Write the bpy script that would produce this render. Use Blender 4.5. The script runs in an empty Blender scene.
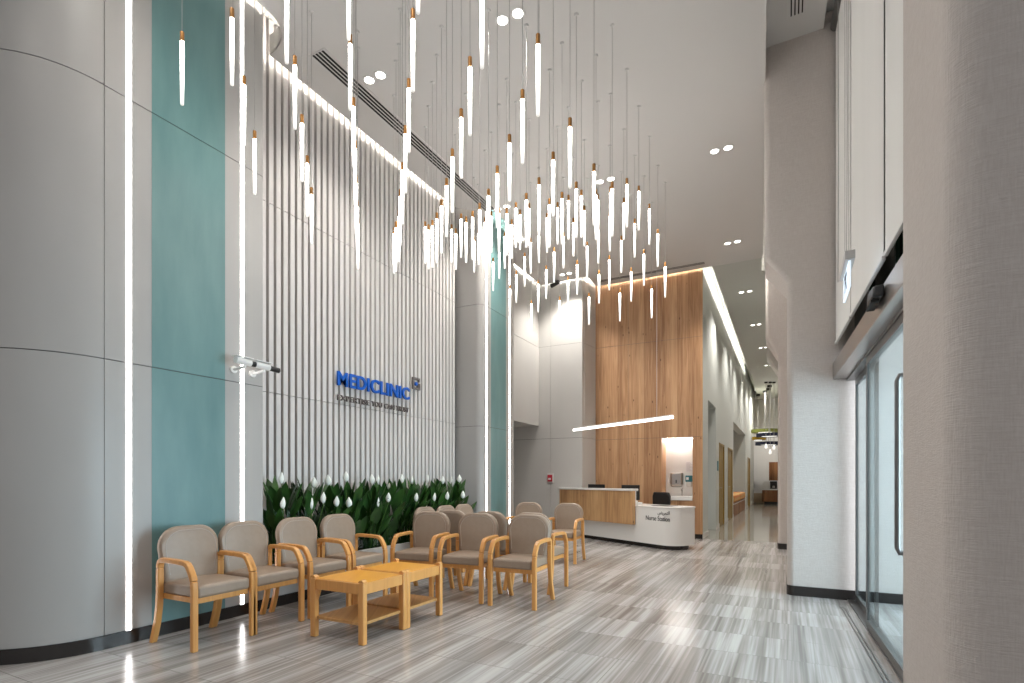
import bpy, bmesh, math, random
from mathutils import Vector, Matrix
random.seed(7)
C = bpy.context.scene.collection
PI = math.pi

# ------------------------------------------------------------------ camera, world, exposure
YAW = math.atan(275/533.)
FPX = 533.0
cd = bpy.data.cameras.new('camera'); cam = bpy.data.objects.new('camera', cd); C.objects.link(cam)
cam.location = (0, 0, 1.2); cam.rotation_euler = (PI/2, 0, YAW)
cd.sensor_fit = 'HORIZONTAL'; cd.sensor_width = 36; cd.lens = 36*FPX/1024
cd.shift_y = (480-341.5)/1024; cd.clip_start = 0.05; cd.clip_end = 200
bpy.context.scene.camera = cam
W = bpy.data.worlds.new('World'); bpy.context.scene.world = W; W.use_nodes = True
bgn = W.node_tree.nodes['Background']
bgn.inputs[0].default_value = (0.95, 0.97, 1.0, 1); bgn.inputs[1].default_value = 0.45
vs = bpy.context.scene.view_settings
vs.view_transform = 'Standard'; vs.look = 'None'; vs.exposure = 0.08; vs.gamma = 1; vs.use_curve_mapping = False
P_DOWN = 60.0      # watts of each downlight
P_WASH = 120.0      # corridor wall washers
E_TUBE = 25.0       # pendant tubes
E_STRIP = 10.0      # vertical strips
E_COVE = 60.0      # cove strips
P_ENTRY = 380.0

# daylight reaching the entrance vestibule from its open street side
l = bpy.data.lights.new('daylight', 'AREA'); l.energy = P_ENTRY; l.shape = 'RECTANGLE'; l.size = 3.0; l.size_y = 2.6; l.color = (.80,.90,1)
o = bpy.data.objects.new('daylight', l); C.objects.link(o); o.location = (3.6, 4.6, 1.6); o.rotation_euler = (0, PI/2, 0)

ZC = 5.47          # main ceiling
ZT = 5.95          # top of cove
XW = -4.30         # left wall panels
XS = -4.74         # slat faces
YB = 11.45         # timber wall
XK = -1.53         # corridor wall
def XR(Y, off): return off - 0.042*(Y-6.28)      # right side runs slightly askew

SN, CS = math.sin(YAW), math.cos(YAW)
def ray(px):
    a = (px-512)/FPX
    return CS*a-SN, SN*a+CS
def at_depth(px, py, d):
    r = ray(px); return Vector((r[0]*d, r[1]*d, 1.2+(480-py)/FPX*d))
def onX(px, X):
    r = ray(px); d = X/r[0]; return r[1]*d, d
def onY(px, Y):
    r = ray(px); d = Y/r[1]; return r[0]*d, d

# ------------------------------------------------------------------ materials
def mat(name, col, rough=0.5, metal=0.0, spec=0.5, emit=None, es=0.0, coat=0.0, trans=0.0):
    m = bpy.data.materials.new(name); m.use_nodes = True
    b = m.node_tree.nodes['Principled BSDF']
    b.inputs['Base Color'].default_value = (*col, 1)
    b.inputs['Roughness'].default_value = rough
    b.inputs['Metallic'].default_value = metal
    b.inputs['Specular IOR Level'].default_value = spec
    b.inputs['Coat Weight'].default_value = coat
    b.inputs['Transmission Weight'].default_value = trans
    if emit:
        b.inputs['Emission Color'].default_value = (*emit, 1)
        b.inputs['Emission Strength'].default_value = es
    return m
def nodes(m): return m.node_tree.nodes, m.node_tree.links, m.node_tree.nodes['Principled BSDF']
def N(nt, typ, **kw):
    n = nt.new(typ)
    for k, v in kw.items(): setattr(n, k, v)
    return n
def mapping(m, scale, obj=False):
    nt, ln, b = nodes(m)
    g = N(nt, 'ShaderNodeNewGeometry') if not obj else N(nt, 'ShaderNodeTexCoord')
    mp = N(nt, 'ShaderNodeMapping'); mp.inputs['Scale'].default_value = scale
    ln.new(g.outputs['Position' if not obj else 'Object'], mp.inputs['Vector'])
    return mp
def noise_tint(m, c1, c2, scale, detail=4, p0=0.35, p1=0.65, bump=0.0, obj=False, dist=0.0):
    nt, ln, b = nodes(m); mp = mapping(m, scale, obj)
    n = N(nt, 'ShaderNodeTexNoise'); n.inputs['Scale'].default_value = 1; n.inputs['Detail'].default_value = detail
    n.inputs['Distortion'].default_value = dist
    ln.new(mp.outputs[0], n.inputs['Vector'])
    r = N(nt, 'ShaderNodeValToRGB'); r.color_ramp.elements[0].position = p0; r.color_ramp.elements[1].position = p1
    r.color_ramp.elements[0].color = (*c1, 1); r.color_ramp.elements[1].color = (*c2, 1)
    ln.new(n.outputs['Fac'], r.inputs[0]); ln.new(r.outputs[0], b.inputs['Base Color'])
    if bump:
        bp = N(nt, 'ShaderNodeBump'); bp.inputs['Strength'].default_value = bump; bp.inputs['Distance'].default_value = 0.005
        ln.new(n.outputs['Fac'], bp.inputs['Height']); ln.new(bp.outputs[0], b.inputs['Normal'])
    return m

M = {}
M['panel'] = noise_tint(mat('satin grey panel', (.47,.45,.43), .42), (.385,.37,.355), (.415,.40,.385), (1.5,1.5,.6))
M['slat'] = mat('pale slat', (.62,.595,.575), .5)
M['groove'] = mat('dark groove', (.07,.052,.048), .7)
M['teal'] = noise_tint(mat('teal panel', (.15,.31,.32), .4), (.11,.222,.225), (.158,.285,.283), (5,5,1.2), 6, .3, .7)
M['nurse_wall'] = noise_tint(mat('grey wall panel', (.53,.52,.50), .5), (.51,.50,.485), (.55,.54,.52), (1,1,.5))
M['seam'] = mat('dark joint', (.10,.095,.09), .7)
M['base'] = mat('dark bronze skirting', (.045,.04,.038), .22, metal=.6)
M['ceiling'] = mat('ceiling paint', (.62,.605,.593), .8)
M['ceiling_far'] = mat('corridor ceiling paint', (.56,.56,.53), .8)
M['white'] = mat('white paint', (.80,.79,.77), .5)
M['corr'] = mat('corridor wall paint', (.62,.65,.62), .55)
M['led'] = mat('led diffuser', (1,1,1), .4, emit=(1,.97,.95), es=E_STRIP)
M['cove'] = mat('cove led', (1,1,1), .4, emit=(1,.94,.86), es=E_COVE)
M['bar_light'] = mat('bar light diffuser', (1,1,1), .4, emit=(1,.98,.95), es=3)
M['niche_led'] = mat('niche led', (1,1,1), .4, emit=(1,.97,.93), es=18)
M['lamp'] = mat('downlight lens', (1,1,1), .3, emit=(1,.96,.9), es=5)
M['soft_lamp'] = mat('soft lamp glass', (.9,.9,.88), .4, emit=(1,.97,.92), es=.9)
M['trim'] = mat('lamp trim', (.62,.61,.60), .4)
M['black'] = mat('black plastic', (.015,.015,.016), .35)
M['slot'] = mat('black slot', (.01,.01,.01), .8)
M['steel'] = mat('brushed steel', (.48,.45,.43), .3, metal=.9)
M['dark_steel'] = mat('dark door metal', (.18,.175,.17), .35, metal=.8)
M['brass'] = mat('brass', (.36,.17,.045), .42, metal=.6)
M['cable'] = mat('cable', (.34,.33,.32), .4)
M['vinyl'] = noise_tint(mat('taupe vinyl', (.31,.23,.17), .42), (.302,.222,.163), (.318,.237,.177), (25,25,25), obj=True)
M['piping'] = mat('vinyl piping', (.40,.33,.275), .45)
M['solid'] = mat('white solid surface', (.82,.81,.79), .22)
M['mirror_white'] = mat('ceramic', (.85,.85,.84), .15)
M['letter_blue'] = mat('blue letter', (.0,.10,.50), .4)
M['letter_grey'] = mat('grey letter', (.14,.12,.115), .4)
M['ink'] = mat('black lettering', (.02,.02,.02), .5)
M['blind'] = noise_tint(mat('roller blind', (.74,.73,.70), .8), (.80,.79,.765), (.83,.82,.795), (2,2,.2))
M['green_glass'] = mat('dark green glass', (.012,.028,.015), .12)
M['red'] = mat('red call point', (.45,.02,.04), .35)
M['gold'] = mat('olive gold door', (.30,.19,.03), .45)
M['petal'] = mat('white spathe', (.85,.86,.80), .5)
M['stem'] = mat('green stem', (.10,.22,.04), .5)
M['soil'] = mat('dark soil', (.03,.022,.015), .9)
M['bluegreen'] = mat('teal label', (.02,.17,.22), .4)
M['paper'] = mat('paper', (.80,.79,.80), .7)
M['navy'] = mat('navy felt', (.015,.02,.05), .7)
M['olive'] = mat('olive felt', (.23,.26,.05), .7)
M['mustard'] = mat('mustard felt', (.42,.26,.02), .7)
M['planter'] = mat('pale grey planter', (.50,.49,.475), .4)

# leaves
M['leaf'] = noise_tint(mat('peace lily leaf', (.03,.10,.02), .33, spec=.5), (.009,.038,.009), (.042,.12,.02), (9,9,4), 3, .3, .7)

# glass: mostly clear with a cool tint
g = bpy.data.materials.new('door glass'); g.use_nodes = True
nt, ln = g.node_tree.nodes, g.node_tree.links; nt.clear()
out = nt.new('ShaderNodeOutputMaterial'); tr = nt.new('ShaderNodeBsdfTransparent'); tr.inputs[0].default_value = (.86,.95,.97,1)
gl = nt.new('ShaderNodeBsdfGlossy'); gl.inputs['Roughness'].default_value = .02
fr = nt.new('ShaderNodeLayerWeight'); fr.inputs[0].default_value = .12
mx = nt.new('ShaderNodeMixShader'); ln.new(fr.outputs['Facing'], mx.inputs[0]); ln.new(tr.outputs[0], mx.inputs[1]); ln.new(gl.outputs[0], mx.inputs[2])
ln.new(mx.outputs[0], out.inputs[0]); M['glass'] = g

# pendant tube: brightest by its lamp at the top, fading to clear frosted acrylic
m = mat('lit acrylic tube', (.6,.6,.6), .25); nt, ln, b = nodes(m)
tc = N(nt, 'ShaderNodeTexCoord'); sp = N(nt, 'ShaderNodeSeparateXYZ'); ln.new(tc.outputs['Object'], sp.inputs[0])
mr = N(nt, 'ShaderNodeMapRange'); mr.inputs['From Min'].default_value = -.456; mr.inputs['From Max'].default_value = 0
mr.inputs['To Min'].default_value = .0; mr.inputs['To Max'].default_value = 1
ln.new(sp.outputs['Z'], mr.inputs['Value'])
pw_ = N(nt, 'ShaderNodeMath', operation='POWER'); pw_.inputs[1].default_value = 1.8
mu = N(nt, 'ShaderNodeMath', operation='MULTIPLY_ADD'); mu.inputs[1].default_value = E_TUBE; mu.inputs[2].default_value = .60
ln.new(mr.outputs[0], pw_.inputs[0]); ln.new(pw_.outputs[0], mu.inputs[0]); ln.new(mu.outputs[0], b.inputs['Emission Strength'])
b.inputs['Emission Color'].default_value = (1,.96,.90,1); M['tube'] = m

# fabric wallcovering
m = mat('woven wallcovering', (.52,.475,.44), .75); nt, ln, b = nodes(m)
def weave(scale):
    mp = mapping(m, scale); n = N(nt, 'ShaderNodeTexNoise'); n.inputs['Scale'].default_value = 1; n.inputs['Detail'].default_value = 3
    ln.new(mp.outputs[0], n.inputs['Vector']); return n
n1 = weave((210,210,16)); n2 = weave((16,16,260)); n3 = weave((60,60,60))
ad = N(nt, 'ShaderNodeMath', operation='ADD'); ln.new(n1.outputs['Fac'], ad.inputs[0]); ln.new(n2.outputs['Fac'], ad.inputs[1])
ad2 = N(nt, 'ShaderNodeMath', operation='ADD'); ln.new(ad.outputs[0], ad2.inputs[0]); ln.new(n3.outputs['Fac'], ad2.inputs[1])
bp = N(nt, 'ShaderNodeBump'); bp.inputs['Strength'].default_value = .75; bp.inputs['Distance'].default_value = .003
ln.new(ad2.outputs[0], bp.inputs['Height']); ln.new(bp.outputs[0], b.inputs['Normal'])
r = N(nt, 'ShaderNodeValToRGB'); r.color_ramp.elements[0].position = .40; r.color_ramp.elements[1].position = .62
r.color_ramp.elements[0].color = (.53,.475,.44,1); r.color_ramp.elements[1].color = (.59,.54,.505,1)
hf = N(nt, 'ShaderNodeMath', operation='MULTIPLY'); hf.inputs[1].default_value = .5
ln.new(ad.outputs[0], hf.inputs[0]); ln.new(hf.outputs[0], r.inputs[0]); ln.new(r.outputs[0], b.inputs['Base Color']); M['fabric'] = m

# wood: timber planks with knots
def wood(name, plank, cols, knots=True, axis='Z', rough=.45, obj=False, grain=1.0):
    m = mat(name, cols[1], rough); nt, ln, b = nodes(m)
    g = N(nt, 'ShaderNodeTexCoord') if obj else N(nt, 'ShaderNodeNewGeometry')
    src = g.outputs['Object'] if obj else g.outputs['Position']
    sep = N(nt, 'ShaderNodeSeparateXYZ'); ln.new(src, sep.inputs[0])
    # plank coordinate : x + y so that it works on both faces
    sm = N(nt, 'ShaderNodeMath', operation='ADD'); ln.new(sep.outputs['X'], sm.inputs[0])
    my = N(nt, 'ShaderNodeMath', operation='MULTIPLY'); my.inputs[1].default_value = .62; ln.new(sep.outputs['Y'], my.inputs[0]); ln.new(my.outputs[0], sm.inputs[1])
    dv = N(nt, 'ShaderNodeMath', operation='DIVIDE'); dv.inputs[1].default_value = plank; ln.new(sm.outputs[0], dv.inputs[0])
    fl = N(nt, 'ShaderNodeMath', operation='FLOOR'); ln.new(dv.outputs[0], fl.inputs[0])
    wn = N(nt, 'ShaderNodeTexWhiteNoise', noise_dimensions='1D'); ln.new(fl.outputs[0], wn.inputs['W'])
    cb = N(nt, 'ShaderNodeCombineXYZ'); ln.new(sm.outputs[0], cb.inputs['X'])
    of = N(nt, 'ShaderNodeMath', operation='MULTIPLY_ADD'); of.inputs[1].default_value = 9.0; ln.new(wn.outputs['Value'], of.inputs[0]); ln.new(sep.outputs['Z'], of.inputs[2])
    ln.new(of.outputs[0], cb.inputs['Z']); ln.new(wn.outputs['Value'], cb.inputs['Y'])
    mp = N(nt, 'ShaderNodeMapping'); mp.inputs['Scale'].default_value = (26*grain, 3, 1.3*grain); ln.new(cb.outputs[0], mp.inputs[0])
    n = N(nt, 'ShaderNodeTexNoise'); n.inputs['Scale'].default_value = 1; n.inputs['Detail'].default_value = 5; n.inputs['Distortion'].default_value = .8
    ln.new(mp.outputs[0], n.inputs['Vector'])
    mixv = N(nt, 'ShaderNodeMath', operation='MULTIPLY_ADD'); mixv.inputs[1].default_value = .30; ln.new(wn.outputs['Value'], mixv.inputs[0])
    n2 = N(nt, 'ShaderNodeMath', operation='MULTIPLY'); n2.inputs[1].default_value = .72; ln.new(n.outputs['Fac'], n2.inputs[0]); ln.new(n2.outputs[0], mixv.inputs[2])
    r = N(nt, 'ShaderNodeValToRGB'); r.color_ramp.elements[0].position = .30; r.color_ramp.elements[1].position = .70
    r.color_ramp.elements[0].color = (*cols[0],1); r.color_ramp.elements[1].color = (*cols[2],1)
    e = r.color_ramp.elements.new(.5); e.color = (*cols[1],1)
    ln.new(mixv.outputs[0], r.inputs[0]); last = r.outputs[0]
    if knots:
        mp2 = N(nt, 'ShaderNodeMapping'); mp2.inputs['Scale'].default_value = (8.0, 1, 3.0); ln.new(cb.outputs[0], mp2.inputs[0])
        v = N(nt, 'ShaderNodeTexVoronoi'); v.inputs['Scale'].default_value = 1; ln.new(mp2.outputs[0], v.inputs['Vector'])
        r2 = N(nt, 'ShaderNodeValToRGB'); r2.color_ramp.elements[0].position = .045; r2.color_ramp.elements[1].position = .10
        r2.color_ramp.elements[0].color = (1,1,1,1); r2.color_ramp.elements[1].color = (0,0,0,1)
        ln.new(v.outputs['Distance'], r2.inputs[0])
        mc = N(nt, 'ShaderNodeMix', data_type='RGBA'); ln.new(r2.outputs[0], mc.inputs[0]); ln.new(last, mc.inputs[6]); mc.inputs[7].default_value = (.10,.045,.018,1)
        last = mc.outputs[2]
    ln.new(last, b.inputs['Base Color'])
    return m
M['timber'] = wood('oak planks', .115, ((.32,.16,.075), (.47,.26,.13), (.59,.36,.195)))
M['desk_wood'] = wood('desk oak planks', .115, ((.40,.21,.09), (.56,.33,.155), (.68,.43,.22)))
M['beech'] = wood('lacquered beech', 3.0, ((.62,.28,.08), (.69,.325,.095), (.74,.365,.115)), knots=False, rough=.3, obj=True, grain=1.6)
M['bench_wood'] = wood('bench timber', .1, ((.18,.07,.025), (.28,.12,.045), (.36,.17,.07)), knots=False)
M['orange'] = mat('orange patterned cloth', (.6,.22,.05), .8)
nt, ln, b = nodes(M['orange']); mp = mapping(M['orange'], (9,9,9)); mp.inputs['Rotation'].default_value = (0,.8,.8)
ck = N(nt, 'ShaderNodeTexChecker'); ck.inputs['Scale'].default_value = 1; ck.inputs[1].default_value = (.62,.20,.05,1); ck.inputs[2].default_value = (.55,.33,.10,1)
ln.new(mp.outputs[0], ck.inputs[0]); ln.new(ck.outputs[0], b.inputs['Base Color'])

# floor: vein-cut grey marble tiles, veins along Y
def marble(name, c0, c1, c2, rough, tile=(1.0, .5), veins=1.0):
    m = mat(name, c1, rough); nt, ln, b = nodes(m)
    g = N(nt, 'ShaderNodeNewGeometry'); sep = N(nt, 'ShaderNodeSeparateXYZ'); ln.new(g.outputs['Position'], sep.inputs[0])
    def m1(op, a, bb):
        x = N(nt, 'ShaderNodeMath', operation=op)
        for i, v in enumerate((a, bb)):
            if isinstance(v, (int, float)): x.inputs[i].default_value = v
            elif v is not None: ln.new(v, x.inputs[i])
        return x.outputs[0]
    tx = m1('DIVIDE', sep.outputs['X'], tile[0]); ty = m1('DIVIDE', sep.outputs['Y'], tile[1])
    fy = m1('FLOOR', ty, 0); sh = m1('MULTIPLY', m1('MODULO', m1('ABSOLUTE', fy, 0), 2.0), .5)
    txs = m1('ADD', tx, sh); fx = m1('FLOOR', txs, 0)
    cb = N(nt, 'ShaderNodeCombineXYZ'); ln.new(fx, cb.inputs[0]); ln.new(fy, cb.inputs[1])
    wn = N(nt, 'ShaderNodeTexWhiteNoise', noise_dimensions='2D'); ln.new(cb.outputs[0], wn.inputs['Vector'])
    # streaks
    c3 = N(nt, 'ShaderNodeCombineXYZ')
    ln.new(m1('ADD', sep.outputs['X'], m1('MULTIPLY', wn.outputs['Value'], .03)), c3.inputs[0]); ln.new(m1('MULTIPLY', sep.outputs['Y'], .5), c3.inputs[1]); ln.new(m1('MULTIPLY', wn.outputs['Value'], .16), c3.inputs[2])
    def nz(scale, det, dist):
        mp = N(nt, 'ShaderNodeMapping'); mp.inputs['Scale'].default_value = scale; ln.new(c3.outputs[0], mp.inputs[0])
        n = N(nt, 'ShaderNodeTexNoise'); n.inputs['Scale'].default_value = 1; n.inputs['Detail'].default_value = det; n.inputs['Distortion'].default_value = dist
        ln.new(mp.outputs[0], n.inputs['Vector']); return n.outputs['Fac']
    a = nz((42*veins, 1.1, 1), 5, .35); bb = nz((9*veins, .7, 1), 3, .5); cc = nz((2.2, .9, 1), 3, .6)
    s = m1('ADD', m1('MULTIPLY', a, .42), m1('MULTIPLY', bb, .42))
    s = m1('ADD', s, m1('MULTIPLY', wn.outputs['Value'], .08)); s = m1('ADD', s, m1('MULTIPLY', cc, .22))
    r = N(nt, 'ShaderNodeValToRGB'); r.color_ramp.elements[0].position = .43; r.color_ramp.elements[1].position = .67
    r.color_ramp.elements[0].color = (*c0,1); r.color_ramp.elements[1].color = (*c2,1); e = r.color_ramp.elements.new(.55); e.color = (*c1,1)
    ln.new(s, r.inputs[0])
    # joints
    jx = m1('LESS_THAN', m1('ABSOLUTE', m1('SUBTRACT', m1('FRACT', txs, 0), .5), 0), .4975)
    jy = m1('LESS_THAN', m1('ABSOLUTE', m1('SUBTRACT', m1('FRACT', ty, 0), .5), 0), .495)
    j = m1('MULTIPLY', jx, jy)
    mc = N(nt, 'ShaderNodeMix', data_type='RGBA'); ln.new(j, mc.inputs[0]); mc.inputs[6].default_value = (c1[0]*.72, c1[1]*.72, c1[2]*.72, 1); ln.new(r.outputs[0], mc.inputs[7])
    ln.new(mc.outputs[2], b.inputs['Base Color'])
    rr = N(nt, 'ShaderNodeMapRange'); rr.inputs['To Min'].default_value = rough*.8; rr.inputs['To Max'].default_value = rough*1.25; ln.new(bb, rr.inputs[0]); ln.new(rr.outputs[0], b.inputs['Roughness'])
    return m
M['floor'] = marble('vein cut marble', (.19,.172,.16), (.33,.308,.292), (.53,.512,.498), .19)
M['floor_far'] = marble('polished corridor stone', (.235,.225,.19), (.30,.285,.245), (.36,.34,.30), .10, (1.2,1.2), .4)

# ------------------------------------------------------------------ mesh helpers
def BM(): return bmesh.new()
def box(bm, x0, x1, y0, y1, z0, z1, mi=0):
    vs_ = [bm.verts.new((x, y, z)) for z in (z0, z1) for y in (y0, y1) for x in (x0, x1)]
    for f in ((0,2,3,1), (4,5,7,6), (0,1,5,4), (2,6,7,3), (0,4,6,2), (1,3,7,5)):
        bm.faces.new([vs_[i] for i in f]).material_index = mi
def prism(bm, pts, z0, z1, mi=0, caps=True):
    a = sum(pts[i][0]*pts[(i+1)%len(pts)][1]-pts[(i+1)%len(pts)][0]*pts[i][1] for i in range(len(pts)))
    if a < 0: pts = pts[::-1]
    lo = [bm.verts.new((x, y, z0)) for x, y in pts]; hi = [bm.verts.new((x, y, z1)) for x, y in pts]
    n = len(pts)
    for i in range(n): bm.faces.new((lo[i], lo[(i+1)%n], hi[(i+1)%n], hi[i])).material_index = mi
    if caps: bm.faces.new(lo[::-1]).material_index = mi; bm.faces.new(hi).material_index = mi
def tube(bm, pts, r, n=10, caps=True):
    pts = [Vector(p) for p in pts]; rings = []
    rs = r if isinstance(r, (list, tuple)) else [r]*len(pts)
    up = None
    for i, p in enumerate(pts):
        t = (pts[min(i+1, len(pts)-1)]-pts[max(i-1, 0)]).normalized()
        if up is None:
            up = Vector((0,0,1)) if abs(t.z) < .9 else Vector((1,0,0))
        s = t.cross(up).normalized(); up = s.cross(t).normalized()
        rings.append([bm.verts.new(p+(s*math.cos(2*PI*k/n)+up*math.sin(2*PI*k/n))*rs[i]) for k in range(n)])
    for a, b in zip(rings, rings[1:]):
        for k in range(n): bm.faces.new((a[k], a[(k+1)%n], b[(k+1)%n], b[k]))
    if caps: bm.faces.new(rings[0][::-1]); bm.faces.new(rings[-1])
def lathe(bm, prof, n=20, cx=0, cy=0):
    rings = [[bm.verts.new((cx+r*math.cos(2*PI*k/n), cy+r*math.sin(2*PI*k/n), z)) for k in range(n)] for r, z in prof]
    for a, b in zip(rings, rings[1:]):
        for k in range(n): bm.faces.new((a[k], a[(k+1)%n], b[(k+1)%n], b[k]))
    bm.faces.new(rings[0][::-1]); bm.faces.new(rings[-1])
def arc(cx, cy, r, a0, a1, n=10):
    return [(cx+r*math.cos(math.radians(a0+(a1-a0)*i/n)), cy+r*math.sin(math.radians(a0+(a1-a0)*i/n))) for i in range(n+1)]
def sweep_yz(bm, path, x0, x1, th):
    """a bent strip: path in the YZ plane, x0..x1 wide, th thick"""
    n = len(path); L = []; R = []
    for i, (y, z) in enumerate(path):
        a = path[max(i-1, 0)]; b = path[min(i+1, n-1)]
        ty, tz = b[0]-a[0], b[1]-a[1]; l = math.hypot(ty, tz); ny, nz = -tz/l, ty/l
        if i in (0, n-1) and abs(z) < 1e-6: ny, nz = (-1 if ny < 0 else 1), 0
        L.append((y+ny*th/2, z+nz*th/2)); R.append((y-ny*th/2, z-nz*th/2))
    V = [[bm.verts.new((x, *p)) for p in s] for x in (x0, x1) for s in (L, R)]
    for i in range(n-1):
        bm.faces.new((V[0][i], V[1][i], V[1][i+1], V[0][i+1])); bm.faces.new((V[2][i], V[2][i+1], V[3][i+1], V[3][i]))
        bm.faces.new((V[0][i], V[0][i+1], V[2][i+1], V[2][i])); bm.faces.new((V[1][i], V[3][i], V[3][i+1], V[1][i+1]))
    bm.faces.new((V[0][0], V[2][0], V[3][0], V[1][0])); bm.faces.new((V[0][-1], V[1][-1], V[3][-1], V[2][-1]))
def obj(name, bm, m, parent=None, smooth=False, bevel=0, seg=2, loc=None):
    bmesh.ops.recalc_face_normals(bm, faces=bm.faces)
    me = bpy.data.meshes.new(name); bm.to_mesh(me); bm.free()
    for x in (m if isinstance(m, (list, tuple)) else [m]): me.materials.append(x)
    o = bpy.data.objects.new(name, me); C.objects.link(o)
    if parent: o.parent = parent
    if loc: o.location = loc
    if bevel:
        b = o.modifiers.new('bevel', 'BEVEL'); b.width = bevel; b.segments = seg; b.limit_method = 'ANGLE'; b.angle_limit = math.radians(40)
    if smooth:
        me.polygons.foreach_set('use_smooth', [True]*len(me.polygons))
        try: me.set_sharp_from_angle(angle=math.radians(42))
        except Exception: pass
    return o
def struct(name, bm, m, **k):
    o = obj(name, bm, m, **k); o['kind'] = 'structure'; return o
def tag(o, label, cat, group=None):
    o['label'] = label; o['category'] = cat
    if group: o['group'] = group
    return o
def thing(name, label, cat, loc=(0,0,0), rz=0, group=None):
    o = bpy.data.objects.new(name, None); C.objects.link(o); o.location = loc; o.rotation_euler = (0,0,rz); o.empty_display_size = .05
    return tag(o, label, cat, group)
def copy_tree(o, parent=None):
    c = o.copy(); C.objects.link(c)
    if parent: c.parent = parent
    for ch in KIDS.get(o.name, []):
        KIDS.setdefault(c.name, []).append(copy_tree(ch, c))
    return c
KIDS = {}
def register(root):
    def walk(o):
        KIDS[o.name] = [c for c in bpy.data.objects if c.parent == o]
        for c in KIDS[o.name]: walk(c)
    walk(root)
def spot(name, loc, power, size=100, blend=.5, r=.05, col=(1,.95,.88), target=None):
    l = bpy.data.lights.new(name, 'SPOT'); l.energy = power; l.spot_size = math.radians(size); l.spot_blend = blend; l.shadow_soft_size = r; l.color = col
    o = bpy.data.objects.new(name, l); C.objects.link(o); o.location = loc
    if target is not None:
        o.rotation_euler = (Vector(target)-Vector(loc)).to_track_quat('-Z', 'Y').to_euler()
    return o

# ------------------------------------------------------------------ structure : floor
bm = BM(); box(bm, -9, 4.2, -5, 11.42, -.12, 0); struct('floor', bm, M['floor'])
bm = BM(); box(bm, -1.9, 4.2, 11.42, 33, -.12, 0); struct('floor', bm, M['floor_far'])

# ------------------------------------------------------------------ left wall
SEAMS = [.096, 2.06, 4.0, ZT]
def stacked(name, pts_fn, m, seams=SEAMS, g=.0035):
    bm = BM()
    for a, b in zip(seams, seams[1:]): prism(bm, pts_fn(0), a+g, b-g)
    prism(bm, pts_fn(.008), .0, ZT, mi=1)
    return struct(name, bm, [m, M['seam']], smooth=True)
# near rounded end (curved panel, up to the vertical joint)
def near_curve(i):
    return [(-9, 1.43+i)] + arc(-4.9, 2.03, .6-i, -90, 0, 24) + [(-4.3-i, 2.03-.004), (-4.9, 2.03-.004), (-9, 2.03-.004)]
stacked('wall_left', near_curve, M['panel'])
def near_a(i): return [(-9, 2.03+.004), (XW-i, 2.03+.004), (XW-i, 2.350), (-9, 2.350)]
stacked('wall_left', near_a, M['panel'])
def near_teal(i): return [(-9, 2.350), (XW-i+.002, 2.350), (XW-i+.002, 2.945), (-9, 2.945)]
stacked('wall_left', near_teal, M['teal'])
def near_b(i): return [(-9, 2.945), (XW-i, 2.945)] + arc(-4.34, 3.30, .04-i*.5, 0, 90, 6) + [(-4.34, 3.34-i), (-9, 3.34-i)]
stacked('wall_left', near_b, M['panel'])
# slatted wall: fluted pale profiles over a dark backing
bm = BM(); box(bm, -5.2, XS-.05, 3.34, 7.28, 0, ZT, 1)
y = 3.372
while y < 7.20:
    for a, b in ((.1, 2.10), (2.107, 4.05), (4.057, ZT)):
        prism(bm, [(XS-.055, y), (XS-.003, y), (XS, y+.003), (XS, y+.055), (XS-.003, y+.058), (XS-.055, y+.058)], a, b)
    y += .0895
struct('wall_left', bm, [M['slat'], M['groove']])
# far bowed panel with two strips and a teal band
def far_a(i): return [(-5.6, 7.28+i)] + arc(-4.42, 7.40, .12-i, -90, 0, 10) + [(XW-i, 7.583), (-5.6, 7.583)]
def far_teal(i): return [(-5.6, 7.583), (XW-i, 7.583), (XW-i, 8.108), (-5.6, 8.108)]
def far_b(i): return [(-5.6, 8.108), (XW-i, 8.108)] + arc(-4.5, 8.35, .2-i, 0, 90, 10) + [(-5.6, 8.55-i)]
for f, m in ((far_a, M['panel']), (far_teal, M['teal']), (far_b, M['panel'])): stacked('wall_left', f, m)
# bulkhead over the alcove and the alcove itself
bm = BM(); box(bm, -6.4, -4.9, 8.55, 10.8, 2.4, 4.14); box(bm, -6.4, -4.9, 8.55, 10.8, 4.147, ZT)
struct('wall_left', bm, M['nurse_wall'])
bm = BM(); box(bm, -6.4, -6.2, 8.55, 10.8, 0, 2.4); box(bm, -6.2, -5.6, 8.40, 8.55, 0, 2.4); struct('wall_left', bm, M['nurse_wall'])
# skirting
bm = BM()
prism(bm, [(-9, 1.42)] + arc(-4.9, 2.03, .61, -90, 0, 24) + [(XW+.008, 3.30), (XW+.008, 3.345), (XW+.006, 7.3)] + [(XW+.008, 8.36)] + arc(-4.5, 8.35, .208, 0, 90, 8) + [(-4.9, 8.558), (-4.9, 8.3), (-9, 8.3)], 0, .096)
struct('baseboard_left', bm, M['base'], smooth=True)

# planter trough in front of the slats
t = thing('planter_trough', 'long pale grey planter trough holding the white-flowered plants along the slatted wall', 'planter', (-4.52, 5.2, 0))
bm = BM(); box(bm, .185, .22, -1.85, 2.07, .097, .40); box(bm, -.21, .185, -1.85, -1.82, .097, .40); box(bm, -.21, -.18, -1.82, 2.04, .097, .40); box(bm, -.21, .185, 2.04, 2.07, .097, .40)
obj('trough', bm, M['planter'], t, bevel=.004)
bm = BM(); box(bm, -.175, .18, -1.815, 2.035, .30, .36); obj('soil', bm, M['soil'], t)

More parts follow.
